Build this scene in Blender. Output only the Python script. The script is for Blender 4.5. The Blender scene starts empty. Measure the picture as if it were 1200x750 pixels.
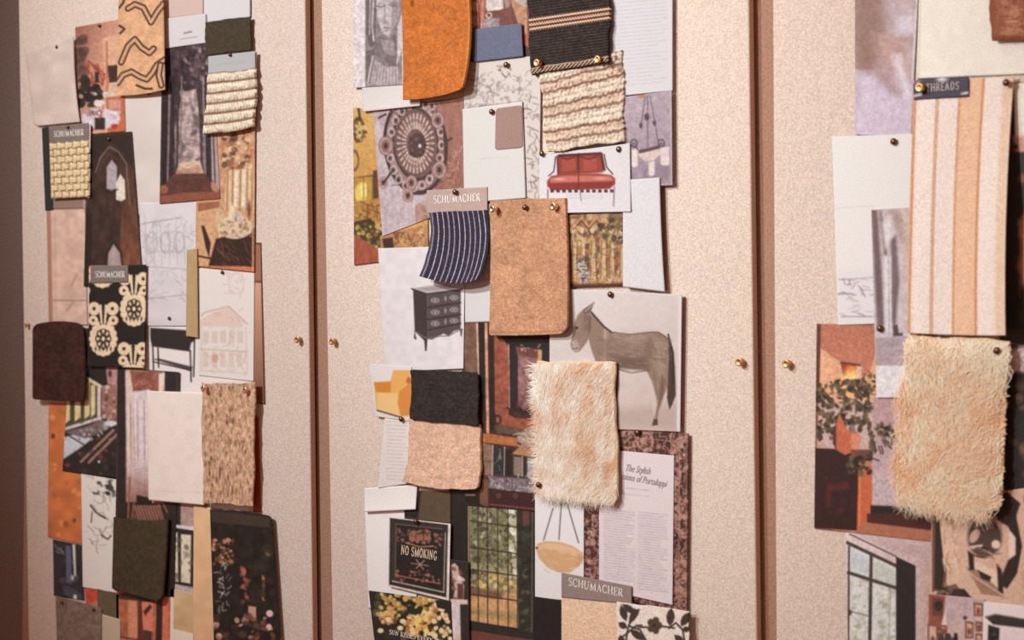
import bpy, bmesh, math, random
import numpy as np
from mathutils import Vector, Matrix

SC = bpy.context.scene
COL = SC.collection
random.seed(7)
RNG = np.random.default_rng(11)

# ------------------------------------------------------------------ camera
FPX, CY = 2000.0, 263.0          # focal length and horizon row, in pixels of a 1200 wide frame
YAW, ROLL, DIST = math.radians(42.0), 0.012, 2.2
FWD = np.array([-math.sin(YAW), math.cos(YAW), 0.0])
RGT0 = np.array([math.cos(YAW), math.sin(YAW), 0.0])
UP0 = np.array([0.0, 0.0, 1.0])
RGT = RGT0 * math.cos(ROLL) + UP0 * math.sin(ROLL)
UPV = UP0 * math.cos(ROLL) - RGT0 * math.sin(ROLL)
CAM = np.array([0.0, 0.0, 1.55]) - DIST * FWD
cd = bpy.data.cameras.new('camera')
cam = bpy.data.objects.new('camera', cd)
COL.objects.link(cam)
cd.sensor_width = 36.0
cd.lens = 36.0 * FPX / 1200.0
cd.shift_y = -(375.0 - CY) / 1200.0
cd.clip_start = 0.05
M = Matrix.Identity(4)
for i in range(3):
    M[i][0], M[i][1], M[i][2], M[i][3] = RGT[i], UPV[i], -FWD[i], CAM[i]
cam.matrix_world = M
cd.dof.use_dof = True
cd.dof.focus_distance = 2.28
cd.dof.aperture_fstop = 6.5
SC.camera = cam

# ------------------------------------------------------------------ light and exposure
SC.view_settings.view_transform = 'Standard'
SC.view_settings.look = 'None'
SC.view_settings.gamma = 1.0
SC.view_settings.use_curve_mapping = False
SC.view_settings.exposure = 0.0
w = bpy.data.worlds.new('world')
SC.world = w
w.use_nodes = True
w.node_tree.nodes['Background'].inputs[0].default_value = (1.0, 0.570, 0.420, 1)
w.node_tree.nodes['Background'].inputs[1].default_value = 0.419

def spot(name, loc, aim, power, color, size, angle, blend):
    ld = bpy.data.lights.new(name, 'SPOT')
    ld.energy = power; ld.color = color; ld.shadow_soft_size = size
    ld.spot_size = math.radians(angle); ld.spot_blend = blend
    o = bpy.data.objects.new(name, ld); COL.objects.link(o)
    o.location = loc
    o.rotation_euler = (Vector(aim) - Vector(loc)).to_track_quat('-Z', 'Y').to_euler()
    return o
LAMPS = [((-1.05, -2.5, 3.067), (-0.424, 0.0, 1.802), (299.2, 335.5, 337.5), 0.4048, 0.07),
         ((-0.234, -2.6, 2.491), (0.392, 0.0, 1.656), (176.8, 178.8, 167.8), 0.3225, 0.09)]
AMBIENT = (0.318, 0.172, 0.123)
for (loc, aim, pw, half, size), nm in zip(LAMPS, ('ceiling_spotlight', 'ceiling_spotlight_right')):
    spot(nm, loc, aim, max(pw), tuple(c / max(pw) for c in pw), size, math.degrees(2 * half), 1.0)

# ------------------------------------------------------------------ helpers
def at(px, py, d=0.0):
    """point on the board plane, d metres in front of it, seen at pixel px, py"""
    px = np.asarray(px, float); py = np.asarray(py, float)
    a = (px - 600.0) / FPX; b = -(py - CY) / FPX
    dx = FWD[0] + a * RGT[0] + b * UPV[0]
    dy = FWD[1] + a * RGT[1] + b * UPV[1]
    dz = FWD[2] + a * RGT[2] + b * UPV[2]
    t = (-np.asarray(d, float) - CAM[1]) / dy
    return np.stack([CAM[0] + t * dx, CAM[1] + t * dy, CAM[2] + t * dz], -1)

def lin(c):
    c = np.asarray(c, float) / 255.0
    return np.where(c <= 0.04045, c / 12.92, ((c + 0.055) / 1.055) ** 2.4)

def gain(px, py):
    """light arriving on this part of the boards, from the lamps above: what turns a colour read off the photograph into a surface colour"""
    p = at(px, py); e = np.array(AMBIENT)
    for loc, aim, pw, half, _ in LAMPS:
        loc = np.array(loc); d = p - loc; r = np.linalg.norm(d); u = d / r
        ax = np.array(aim) - loc; ax /= np.linalg.norm(ax)
        m = min(1, max(0, (u @ ax - math.cos(half)) / (1 - math.cos(half)))); m = m * m * (3 - 2 * m)
        e = e + m * u[1] / (4 * math.pi ** 2 * r * r) * np.array(pw)
    return e

def soft_clip(c):
    m = c.max(-1, keepdims=True)
    return np.maximum(c * np.minimum(1, 0.92 / np.maximum(m, 1e-6)), 0.004)

def tag(o, label=None, cat=None, group=None, kind=None):
    if label: o['label'] = label
    if cat: o['category'] = cat
    if group: o['group'] = group
    if kind: o['kind'] = kind
    return o

def link(name, me, mats, parent=None, loc=(0, 0, 0)):
    o = bpy.data.objects.new(name, me)
    for m in (mats if isinstance(mats, (list, tuple)) else [mats]):
        me.materials.append(m)
    COL.objects.link(o)
    o.location = loc
    if parent is not None: o.parent = parent
    return o

def empty(name, px, py, d=0.0):
    o = bpy.data.objects.new(name, None)
    o.empty_display_size = 0.02
    COL.objects.link(o); o.location = Vector(at(px, py, d))
    return o

def np_mesh(name, co, faces4=None, faces3=None, colors=None, smooth=True):
    me = bpy.data.meshes.new(name)
    f4 = np.zeros((0, 4), np.int32) if faces4 is None else np.asarray(faces4, np.int32)
    f3 = np.zeros((0, 3), np.int32) if faces3 is None else np.asarray(faces3, np.int32)
    nl = f4.size + f3.size
    me.vertices.add(len(co)); me.vertices.foreach_set('co', np.asarray(co, np.float32).ravel())
    me.loops.add(nl); me.loops.foreach_set('vertex_index', np.concatenate([f4.ravel(), f3.ravel()]).astype(np.int32))
    me.polygons.add(len(f4) + len(f3))
    st = np.concatenate([np.arange(len(f4)) * 4, f4.size + np.arange(len(f3)) * 3]).astype(np.int32)
    me.polygons.foreach_set('loop_start', st)
    me.polygons.foreach_set('use_smooth', np.full(len(st), smooth))
    if colors is not None:
        at_ = me.color_attributes.new('Col', 'FLOAT_COLOR', 'POINT')
        c4 = np.ones((len(co), 4), np.float32); c4[:, :3] = colors
        at_.data.foreach_set('color', c4.ravel())
    me.update(); me.validate()
    return me

# ------------------------------------------------------------------ materials
def material(name, rough=0.8, attr=True, color=(0.8, 0.8, 0.8), grain=0.08, gscale=700, bump=0.0, bscale=900,
             stretch=(1, 1, 1), metallic=0.0, sheen=0.0, spec=0.3, coat=0.0, lo=None):
    m = bpy.data.materials.new(name); m.use_nodes = True
    nt = m.node_tree; b = nt.nodes['Principled BSDF']
    b.inputs['Roughness'].default_value = rough
    b.inputs['Metallic'].default_value = metallic
    b.inputs['Specular IOR Level'].default_value = spec
    b.inputs['Sheen Weight'].default_value = sheen
    b.inputs['Coat Weight'].default_value = coat
    if attr:
        src = nt.nodes.new('ShaderNodeAttribute'); src.attribute_name = 'Col'; out = src.outputs['Color']
    else:
        src = nt.nodes.new('ShaderNodeRGB'); src.outputs[0].default_value = (*color, 1); out = src.outputs[0]
    tc = nt.nodes.new('ShaderNodeTexCoord'); mp = nt.nodes.new('ShaderNodeMapping')
    mp.inputs['Scale'].default_value = stretch
    nt.links.new(tc.outputs['Object'], mp.inputs['Vector'])
    if grain:
        n = nt.nodes.new('ShaderNodeTexNoise'); n.inputs['Scale'].default_value = gscale
        n.inputs['Detail'].default_value = 2.0
        nt.links.new(mp.outputs[0], n.inputs['Vector'])
        mr = nt.nodes.new('ShaderNodeMapRange')
        mr.inputs['From Min'].default_value = 0.3; mr.inputs['From Max'].default_value = 0.7
        mr.inputs['To Min'].default_value = 1 - grain; mr.inputs['To Max'].default_value = 1 + grain
        nt.links.new(n.outputs['Fac'], mr.inputs['Value'])
        mx = nt.nodes.new('ShaderNodeVectorMath'); mx.operation = 'SCALE'
        nt.links.new(out, mx.inputs[0]); nt.links.new(mr.outputs[0], mx.inputs['Scale'])
        out = mx.outputs[0]
    nt.links.new(out, b.inputs['Base Color'])
    if bump:
        n2 = nt.nodes.new('ShaderNodeTexNoise'); n2.inputs['Scale'].default_value = bscale
        nt.links.new(mp.outputs[0], n2.inputs['Vector'])
        bp = nt.nodes.new('ShaderNodeBump'); bp.inputs['Strength'].default_value = bump; bp.inputs['Distance'].default_value = 0.001
        nt.links.new(n2.outputs['Fac'], bp.inputs['Height']); nt.links.new(bp.outputs[0], b.inputs['Normal'])
    return m

PAPER = material('printed_paper', 0.75, grain=0.12, gscale=800, spec=0.15)
GLOSS = material('glossy_print', 0.5, grain=0.13, gscale=620, spec=0.3)
CLOTH = material('woven_cloth', 0.9, grain=0.19, gscale=780, bump=0.35, bscale=700, spec=0.1)
TWEED = material('coarse_tweed', 0.95, grain=0.24, gscale=620, bump=0.6, bscale=600, spec=0.05)
SLUB = material('slubby_tweed', 0.95, grain=0.30, gscale=260, bump=0.6, bscale=300, stretch=(2.2, 1, 0.5), spec=0.05)
VELVET = material('velvet', 0.85, grain=0.22, gscale=600, bump=0.4, bscale=700, sheen=0.06, spec=0.05)
HAIR = material('fur_hair', 0.7, grain=0.0, spec=0.2)
BRASS = material('brass', 0.42, attr=False, color=(0.66, 0.36, 0.16), grain=0.0, metallic=1.0)
BRONZE = material('dark_bronze', 0.35, attr=False, color=(0.16, 0.08, 0.05), grain=0.0, metallic=0.8)
STEEL = material('polished_brass', 0.18, attr=False, color=(0.85, 0.66, 0.42), grain=0.0, metallic=1.0)
LINEN = material('board_linen', 0.95, attr=False, color=(0.70, 0.573, 0.505), grain=0.27, gscale=780, bump=0.35, bscale=800, spec=0.05)
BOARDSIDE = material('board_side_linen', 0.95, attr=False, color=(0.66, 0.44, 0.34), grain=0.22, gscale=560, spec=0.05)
BROWN = material('brown_wall_paint', 0.85, attr=False, color=(0.38, 0.215, 0.15), grain=0.22, gscale=500, spec=0.1)
DARKWALL = material('dark_wall_paint', 0.9, attr=False, color=(0.20, 0.148, 0.126), grain=0.25, gscale=300, spec=0.1)
GAPSHADE = material('gap_shade', 0.9, attr=False, color=(0.025, 0.016, 0.012), grain=0.0)  # near-black: the shade of the gap behind the boards, put into colour
FLOOR = material('floor_boards', 0.6, attr=False, color=(0.34, 0.19, 0.12), grain=0.2, gscale=30)
INKW = material('white_ink', 0.7, attr=False, color=(0.86, 0.78, 0.74), grain=0.0)
INKC = material('cream_ink', 0.7, attr=False, color=(0.80, 0.62, 0.46), grain=0.0)
INKP = material('pale_grey_ink', 0.7, attr=False, color=(0.62, 0.54, 0.52), grain=0.0)
INKG = material('grey_ink', 0.7, attr=False, color=(0.34, 0.27, 0.27), grain=0.0)

LAYER = 0.0011
def depth(L): return 0.0008 + L * LAYER

# ------------------------------------------------------------------ a sheet: a grid of vertices with its print painted on it
class Art:
    def __init__(s, quad, bg, L=1, q=1.1, top=(0, 0), right=(0, 0), bottom=(0, 0), left=(0, 0), rad=0, ripple=0, g=None):
        """quad: corner pixels TL, TR, BR, BL; top/right/bottom/left: how far the middle of that edge bulges"""
        q4 = np.array(quad, float).reshape(4, 2); s.quad = q4; s.L = L
        wpx = max(np.linalg.norm(q4[1] - q4[0]), np.linalg.norm(q4[2] - q4[3]))
        hpx = max(np.linalg.norm(q4[3] - q4[0]), np.linalg.norm(q4[2] - q4[1]))
        nx = max(3, int(wpx / q) + 1); ny = max(3, int(hpx / q) + 1)
        u, v = np.meshgrid(np.linspace(0, 1, nx), np.linspace(0, 1, ny))
        s.u0, s.v0 = u.copy(), v.copy()
        if rad:
            corners = {'tl': (0, 0), 'tr': (1, 0), 'br': (1, 1), 'bl': (0, 1)}
            rr = rad if isinstance(rad, dict) else {k: rad for k in corners}
            for k, r in rr.items():
                cx, cy = corners[k]
                fx = r / wpx; fy = r / hpx
                dx = (np.abs(u - cx) - fx) / -fx; dy = (np.abs(v - cy) - fy) / -fy
                inn = (dx > 0) & (dy > 0)
                m = np.maximum(dx, dy); n = np.hypot(dx, dy) + 1e-9
                dx2 = np.where(inn, dx * m / n, dx); dy2 = np.where(inn, dy * m / n, dy)
                un = np.abs(cx - (fx - fx * dx2)); vn = np.abs(cy - (fy - fy * dy2))
                u = np.where(inn, un, u); v = np.where(inn, vn, v)
        s.u, s.v = u, v
        P = ((1 - u) * (1 - v))[..., None] * q4[0] + (u * (1 - v))[..., None] * q4[1] + (u * v)[..., None] * q4[2] + ((1 - u) * v)[..., None] * q4[3]
        bu = 4 * u * (1 - u); bv = 4 * v * (1 - v)
        P = P + (bu * (1 - v))[..., None] * np.array(top, float) + (bu * v)[..., None] * np.array(bottom, float) \
              + (bv * u)[..., None] * np.array(right, float) + (bv * (1 - u))[..., None] * np.array(left, float)
        if ripple:   # uneven cut edge
            ph = RNG.uniform(0, 6, 4)
            e = ripple * (np.sin(v * 9 + ph[0]) + .6 * np.sin(v * 23 + ph[1]))
            f = ripple * (np.sin(u * 8 + ph[2]) + .6 * np.sin(u * 21 + ph[3]))
            P[..., 0] += e * np.abs(2 * u - 1) ** 3; P[..., 1] += f * np.abs(2 * v - 1) ** 3
        s.X, s.Y = P[..., 0], P[..., 1]
        s.c = np.empty(u.shape + (3,)); s.c[:] = bg
        s.cx, s.cy = q4[:, 0].mean(), q4[:, 1].mean()
        s.g = g; s.d = np.zeros(u.shape)
    def _mix(s, m, col, al=1):
        m = np.clip(m, 0, 1) * al
        col = np.asarray(col, float)
        s.c = s.c * (1 - m[..., None]) + col * m[..., None]
        return s
    def P(s, pts, col, soft=.9, al=1):
        pts = np.array(pts, float)
        x0, y0 = pts.min(0) - 3; x1, y1 = pts.max(0) + 3
        sel = (s.X > x0) & (s.X < x1) & (s.Y > y0) & (s.Y < y1)
        if not sel.any(): return s
        x = s.X[sel]; y = s.Y[sel]
        ins = np.zeros(x.shape, bool); dm = np.full(x.shape, 1e9)
        for i in range(len(pts)):
            ax, ay = pts[i]; bx, by = pts[(i + 1) % len(pts)]
            ex, ey = bx - ax, by - ay
            t = np.clip(((x - ax) * ex + (y - ay) * ey) / (ex * ex + ey * ey + 1e-9), 0, 1)
            dm = np.minimum(dm, np.hypot(x - ax - t * ex, y - ay - t * ey))
            c = ((ay > y) != (by > y))
            with np.errstate(divide='ignore', invalid='ignore'):
                c &= x < (bx - ax) * (y - ay) / ((by - ay) if by != ay else 1e-9) + ax
            ins ^= c
        sd = np.where(ins, -dm, dm)
        m = np.clip(.5 - sd / (2 * soft), 0, 1) * al
        s.c[sel] = s.c[sel] * (1 - m[:, None]) + np.asarray(col, float) * m[:, None]
        return s
    def E(s, cx, cy, rx, ry, col, rot=0, soft=.9, al=1, ring=0):
        R = max(rx, ry) + 3
        sel = (np.abs(s.X - cx) < R) & (np.abs(s.Y - cy) < R)
        if not sel.any(): return s
        x = s.X[sel] - cx; y = s.Y[sel] - cy
        ca, sa = math.cos(rot), math.sin(rot)
        xr = x * ca + y * sa; yr = -x * sa + y * ca
        k = np.hypot(xr / rx, yr / ry)
        sd = (k - 1) * min(rx, ry)
        if ring: sd = np.abs(sd) - ring / 2
        m = np.clip(.5 - sd / (2 * soft), 0, 1) * al
        s.c[sel] = s.c[sel] * (1 - m[:, None]) + np.asarray(col, float) * m[:, None]
        return s
    def Ln(s, pts, w, col, al=1, soft=.8):
        pts = np.array(pts, float)
        x0, y0 = pts.min(0) - w - 2; x1, y1 = pts.max(0) + w + 2
        sel = (s.X > x0) & (s.X < x1) & (s.Y > y0) & (s.Y < y1)
        if not sel.any(): return s
        x = s.X[sel]; y = s.Y[sel]; dm = np.full(x.shape, 1e9)
        for (ax, ay), (bx, by) in zip(pts[:-1], pts[1:]):
            ex, ey = bx - ax, by - ay
            t = np.clip(((x - ax) * ex + (y - ay) * ey) / (ex * ex + ey * ey + 1e-9), 0, 1)
            dm = np.minimum(dm, np.hypot(x - ax - t * ex, y - ay - t * ey))
        m = np.clip(.5 - (dm - w / 2) / (2 * soft), 0, 1) * al
        s.c[sel] = s.c[sel] * (1 - m[:, None]) + np.asarray(col, float) * m[:, None]
        return s
    def R(s, x0, y0, x1, y1, col, al=1, soft=.9):
        return s.P([(x0, y0), (x1, y0), (x1, y1), (x0, y1)], col, soft, al)
    def G(s, p0, p1, c0, c1, poly=None, al=1):
        p0 = np.array(p0, float); e = np.array(p1, float) - p0
        t = np.clip(((s.X - p0[0]) * e[0] + (s.Y - p0[1]) * e[1]) / (e @ e), 0, 1)[..., None]
        col = np.asarray(c0, float) * (1 - t) + np.asarray(c1, float) * t
        if poly is None: s.c = s.c * (1 - al) + col * al
        else:
            keep = s.c.copy(); s.c = np.zeros_like(s.c); s.P(poly, (1, 1, 1)); m = s.c[..., :1] * al
            s.c = keep * (1 - m) + col * m
        return s
    def vn(s, sx, sy=None, seed=None):
        sy = sy or sx
        r = np.random.default_rng(seed if seed is not None else int(RNG.integers(1e9)))
        gx = (s.X - s.X.min()) / sx; gy = (s.Y - s.Y.min()) / sy
        W = int(gx.max()) + 3; H = int(gy.max()) + 3
        g = r.uniform(-1, 1, (H, W))
        i = gx.astype(int); j = gy.astype(int); fx = gx - i; fy = gy - j
        fx = fx * fx * (3 - 2 * fx); fy = fy * fy * (3 - 2 * fy)
        return (g[j, i] * (1 - fx) + g[j, i + 1] * fx) * (1 - fy) + (g[j + 1, i] * (1 - fx) + g[j + 1, i + 1] * fx) * fy
    def N(s, amp, sx, sy=None, poly=None):
        n = s.vn(sx, sy) * amp
        k = 1 + n[..., None]
        if poly is None: s.c = s.c * k
        else:
            keep = s.c.copy(); s.c = np.zeros_like(s.c); s.P(poly, (1, 1, 1)); m = s.c[..., :1]
            s.c = keep * (1 - m) + keep * k * m
        return s
    def B(s, n, box, cols, r0, r1, asp=1.0, al=.9, seed=1, soft=.8, rot=None):
        r = random.Random(seed)
        for _ in range(n):
            a = r.uniform(r0, r1)
            s.E(r.uniform(box[0], box[2]), r.uniform(box[1], box[3]), a, a * asp * r.uniform(.7, 1.3), r.choice(cols),
                r.uniform(0, 3.1) if rot is None else rot, soft, al)
        return s
    def S(s, n, box, cols, ln, w, al=.8, seed=1, ang=None):
        """short curved scribbles"""
        r = random.Random(seed)
        for _ in range(n):
            x = r.uniform(box[0], box[2]); y = r.uniform(box[1], box[3])
            a = r.uniform(0, 6.28) if ang is None else ang + r.uniform(-.3, .3)
            pts = [(x, y)]
            for _k in range(3):
                a += r.uniform(-.8, .8) if ang is None else r.uniform(-.15, .15)
                x += math.cos(a) * ln / 3; y += math.sin(a) * ln / 3; pts.append((x, y))
            s.Ln(pts, w, r.choice(cols), al)
        return s
    def T(s, x0, y0, x1, y1, slope, pitch, col, w=.8, al=.6, seed=1, rag=.1):
        """rows of text too small to read"""
        r = random.Random(seed); y = y0
        while y < y1:
            x = x0; xe = x1 - (x1 - x0) * (r.random() ** 3) * rag * 3
            while x < xe:
                k = r.uniform(2.5, 6); e = min(x + k, xe)
                s.Ln([(x, y + (x - x0) * slope), (e, y + (e - x0) * slope)], w, col, al * r.uniform(.5, 1)); x = e + 1.1
            y += pitch
        return s
    def curl(s, t=0, r=0, b=0, l=0, p=2.2):
        s.d = s.d + t * (1 - s.v) ** p + b * s.v ** p + l * (1 - s.u) ** p + r * s.u ** p
        return s
    def build(s, name, mat=None, parent=None, th=0.0005, label=None, cat=None, group=None, edge=None):
        mat = mat or PAPER
        if mat is GLOSS: s.N(.07, 1.9); s.N(.04, 5)
        if mat in (GLOSS, PAPER) and s.cx > 400 and s.cy < 640:   # my readings of the prints ran a little dark here
            s.c = s.c * (1 + np.array([.06, .035, .06]) * np.clip((228 - s.c) / 100, 0, 1))
        gain_ = gain(s.cx, s.cy) if s.g is None else np.asarray(s.g)
        D = depth(s.L) + s.d
        ny, nx = s.X.shape
        front = at(s.X, s.Y, D).reshape(-1, 3)
        idx = np.arange(nx * ny).reshape(ny, nx)
        f = np.stack([idx[:-1, :-1], idx[1:, :-1], idx[1:, 1:], idx[:-1, 1:]], -1).reshape(-1, 4)
        ring = np.concatenate([idx[0, :-1], idx[:-1, -1], idx[-1, :0:-1], idx[:0:-1, 0]])
        back = front[ring] + np.array([0, th, 0])
        n0 = len(front); k = len(ring)
        a = ring; b = np.roll(ring, -1); c = n0 + np.roll(np.arange(k), -1); d = n0 + np.arange(k)
        rim = np.stack([a, b, c, d], -1)
        mid = back.mean(0)[None]
        cap = np.stack([n0 + np.arange(k), n0 + np.roll(np.arange(k), -1), np.full(k, n0 + k)], -1)
        co = np.concatenate([front, back, mid])
        colr = soft_clip(lin(np.clip(s.c, 0, 255)).reshape(-1, 3) / gain_)
        ec = colr[ring] if edge is None else np.clip(np.tile(lin(edge) / gain_, (k, 1)), 0, .9)
        colr = np.concatenate([colr, ec, ec.mean(0)[None]])
        if parent is None: loc = at(s.cx, s.cy, depth(s.L))
        else: loc = np.array(parent.location)
        me = np_mesh(name, (co - loc)[:-1], np.concatenate([f, rim]), None, colr[:-1])
        o = link(name, me, mat, parent, Vector(loc) if parent is None else (0, 0, 0))
        tag(o, label, cat, group)
        return o

# ------------------------------------------------------------------ lettering, as thin raised ink
GL = {  # glyph: (width, thick strokes, thin strokes) on a unit cap height
 'S': (.56, [[(.48,.80),(.40,.95),(.24,.97),(.10,.86),(.10,.70),(.22,.57),(.38,.46),(.48,.32),(.46,.14),(.32,.03),(.16,.04),(.06,.22)]], [[(.49,.78),(.49,.97)],[(.06,.02),(.06,.24)]]),
 'C': (.70, [[(.58,.85),(.46,.96),(.30,.95),(.14,.80),(.09,.5),(.14,.2),(.30,.05),(.46,.04),(.60,.16)]], [[(.60,.70),(.60,.97)]]),
 'H': (.80, [[(.16,0),(.16,1)],[(.64,0),(.64,1)]], [[(.16,.5),(.64,.5)],[(.04,0),(.28,0)],[(.04,1),(.28,1)],[(.52,0),(.76,0)],[(.52,1),(.76,1)]]),
 'U': (.78, [[(.16,1),(.16,.3),(.24,.08),(.40,.02)]], [[(.40,.02),(.56,.08),(.62,.3),(.62,1)],[(.04,1),(.28,1)],[(.52,1),(.74,1)]]),
 'M': (.95, [[(.16,1),(.46,.03)],[(.78,0),(.78,1)]], [[(.46,.03),(.76,1)],[(.16,0),(.16,1)],[(.05,0),(.27,0)],[(.66,0),(.90,0)],[(.04,1),(.2,1)],[(.76,1),(.9,1)]]),
 'A': (.76, [[(.36,1),(.62,0)]], [[(.12,0),(.38,1)],[(.20,.35),(.54,.35)],[(.02,0),(.23,0)],[(.50,0),(.74,0)]]),
 'E': (.62, [[(.16,0),(.16,1)]], [[(.04,0),(.54,0)],[(.04,1),(.52,1)],[(.16,.52),(.42,.52)],[(.54,0),(.55,.22)],[(.52,1),(.53,.8)],[(.42,.40),(.42,.64)]]),
 'R': (.72, [[(.16,0),(.16,1)],[(.40,.97),(.54,.86),(.54,.66),(.40,.54)],[(.34,.5),(.62,.02)]], [[(.04,0),(.28,0)],[(.04,1),(.40,.98)],[(.16,.53),(.40,.54)],[(.60,.0),(.72,.02)]]),
 'N': (.80, [[(.14,1),(.62,.02)]], [[(.14,0),(.14,1)],[(.62,.02),(.62,1)],[(.04,0),(.25,0)],[(.03,1),(.16,1)],[(.52,1),(.74,1)]]),
 'O': (.78, [[(.36,.97),(.18,.85),(.10,.5),(.18,.15),(.36,.03)],[(.40,.03),(.58,.15),(.66,.5),(.58,.85),(.40,.97)]], []),
 'K': (.76, [[(.16,0),(.16,1)],[(.28,.55),(.62,.0)]], [[(.18,.40),(.58,1)],[(.04,0),(.28,0)],[(.04,1),(.28,1)],[(.50,0),(.74,0)],[(.46,1),(.68,1)]]),
 'I': (.34, [[(.16,0),(.16,1)]], [[(.04,0),(.28,0)],[(.04,1),(.28,1)]]),
 'G': (.76, [[(.58,.85),(.46,.96),(.30,.95),(.14,.80),(.09,.5),(.14,.2),(.30,.05),(.46,.04),(.60,.12)],[(.60,.05),(.60,.42)]], [[(.60,.72),(.60,.97)],[(.48,.42),(.70,.42)]]),
 'Y': (.72, [[(.10,1),(.36,.48)],[(.36,0),(.36,.48)]], [[(.36,.48),(.60,1)],[(.24,0),(.48,0)],[(.0,1),(.22,1)],[(.50,1),(.70,1)]]),
 'V': (.74, [[(.12,1),(.36,.02)]], [[(.36,.02),(.60,1)],[(.02,1),(.24,1)],[(.50,1),(.72,1)]]),
 'L': (.60, [[(.16,0),(.16,1)]], [[(.04,0),(.54,0)],[(.04,1),(.28,1)],[(.54,0),(.55,.25)]]),
 ' ': (.40, [], []),
}
def _stroke(out, pts, w):
    for (ax, ay), (bx, by) in zip(pts[:-1], pts[1:]):
        ex, ey = bx - ax, by - ay; n = math.hypot(ex, ey) + 1e-9
        ex, ey = ex / n, ey / n; k = w / 2
        out.append([(ax - ex*k*.3 - ey*k, ay - ey*k*.3 + ex*k), (ax - ex*k*.3 + ey*k, ay - ey*k*.3 - ex*k),
                    (bx + ex*k*.3 + ey*k, by + ey*k*.3 - ex*k), (bx + ex*k*.3 - ey*k, by + ey*k*.3 + ex*k)])

def lettering(text, p0, p1, up, mat, d, parent, thick=.15, thin=.06, gap=.04):
    quads = []; x = 0
    for ch in text:
        wd, tk, tn = GL[ch]
        for st in tk: _stroke(quads, [(a + x, b) for a, b in st], thick)
        for st in tn: _stroke(quads, [(a + x, b) for a, b in st], thin)
        x += wd + gap
    Q = np.array(quads).reshape(-1, 2); Q[:, 0] /= (x - gap)
    p0 = np.array(p0, float); e = np.array(p1, float) - p0; up = np.array(up, float)
    P = p0 + Q[:, :1] * e + Q[:, 1:] * up
    co = at(P[:, 0], P[:, 1], d) - np.array(parent.location)
    n = len(Q) // 4
    me = np_mesh('lettering', co, np.arange(4 * n).reshape(n, 4)[:, ::1], smooth=False)
    return link('lettering', me, mat, parent)

def font_lettering(text, p0, p1, up, mat, d, parent, shear=0.0):
    """the built-in sans letters, laid flat on a card"""
    cu = bpy.data.curves.new('letters', 'FONT'); cu.body = text; cu.shear = shear; cu.resolution_u = 2
    tmp = bpy.data.objects.new('letters', cu); COL.objects.link(tmp)
    bpy.context.view_layer.update()
    me = bpy.data.meshes.new_from_object(tmp.evaluated_get(bpy.context.evaluated_depsgraph_get()))
    bpy.data.objects.remove(tmp); bpy.data.curves.remove(cu)
    co = np.empty(len(me.vertices) * 3, np.float32); me.vertices.foreach_get('co', co); co = co.reshape(-1, 3)
    x = (co[:, 0] - co[:, 0].min()) / (co[:, 0].max() - co[:, 0].min()); y = co[:, 1] / 0.72
    p0 = np.array(p0, float); e = np.array(p1, float) - p0; up = np.array(up, float)
    P = p0 + x[:, None] * e + y[:, None] * up
    me.vertices.foreach_set('co', (at(P[:, 0], P[:, 1], d) - np.array(parent.location)).astype(np.float32).ravel())
    me.update()
    return link('lettering', me, mat, parent)

# ------------------------------------------------------------------ pins
def pin_mesh(prof, seg=14):
    bm = bmesh.new(); rings = []
    for r, y in prof:
        rings.append([bm.verts.new((r * math.cos(6.28318 * k / seg), -y, r * math.sin(6.28318 * k / seg))) for k in range(seg)])
    for a, b in zip(rings[:-1], rings[1:]):
        for k in range(seg):
            bm.faces.new((a[k], a[(k + 1) % seg], b[(k + 1) % seg], b[k]))
    bm.faces.new(rings[-1])
    bmesh.ops.recalc_face_normals(bm, faces=bm.faces)
    me = bpy.data.meshes.new('pushpin'); bm.to_mesh(me); bm.free()
    for p in me.polygons: p.use_smooth = True
    return me
PM = {}
def pin(px, py, L, label, kind='dark', group=None, sc=1.0):
    mats = {'brass': BRASS, 'dark': BRONZE, 'bright': STEEL}
    if kind not in PM:
        if kind == 'dark':
            pr = [(.0008, -.006), (.0008, .0008), (.0036, .0010), (.0039, .0018), (.0033, .0030), (.0018, .0038), (.0004, .0041)]
        else:   # cup-headed pin: rim, dimple, shank
            pr = [(.0009, -.006), (.0009, .0004), (.0040, .0006), (.0038, .0012), (.0026, .0026), (.0027, .0046), (.0046, .0058),
                  (.0050, .0068), (.0046, .0076), (.0034, .0078), (.0022, .0071), (.0006, .0068)]
        me = pin_mesh(pr); me.materials.append(mats[kind]); PM[kind] = me
    o = bpy.data.objects.new('pushpin', PM[kind]); COL.objects.link(o)
    group = group or 'pushpins holding the boards and their swatches'
    o.location = Vector(at(px, py, depth(L) - 0.0002)); o.scale = (sc, sc, sc)
    tag(o, label, 'pushpin', group)
    return o

def box_mesh(name, x0, x1, y0, y1, z0, z1, skew=None):
    """a box in world axes; skew = ((left x at z0, at z1), (right x at z0, at z1))"""
    if skew is None: skew = ((x0, x0), (x1, x1))
    co = []
    for z, i in ((z0, 0), (z1, 1)):
        for y in (y0, y1):
            co += [(skew[0][i], y, z), (skew[1][i], y, z)]
    f = [(0, 1, 5, 4), (3, 2, 6, 7), (2, 0, 4, 6), (1, 3, 7, 5), (4, 5, 7, 6), (2, 3, 1, 0)]
    me = bpy.data.meshes.new(name); me.from_pydata(co, [], f); me.update()
    return me

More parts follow.
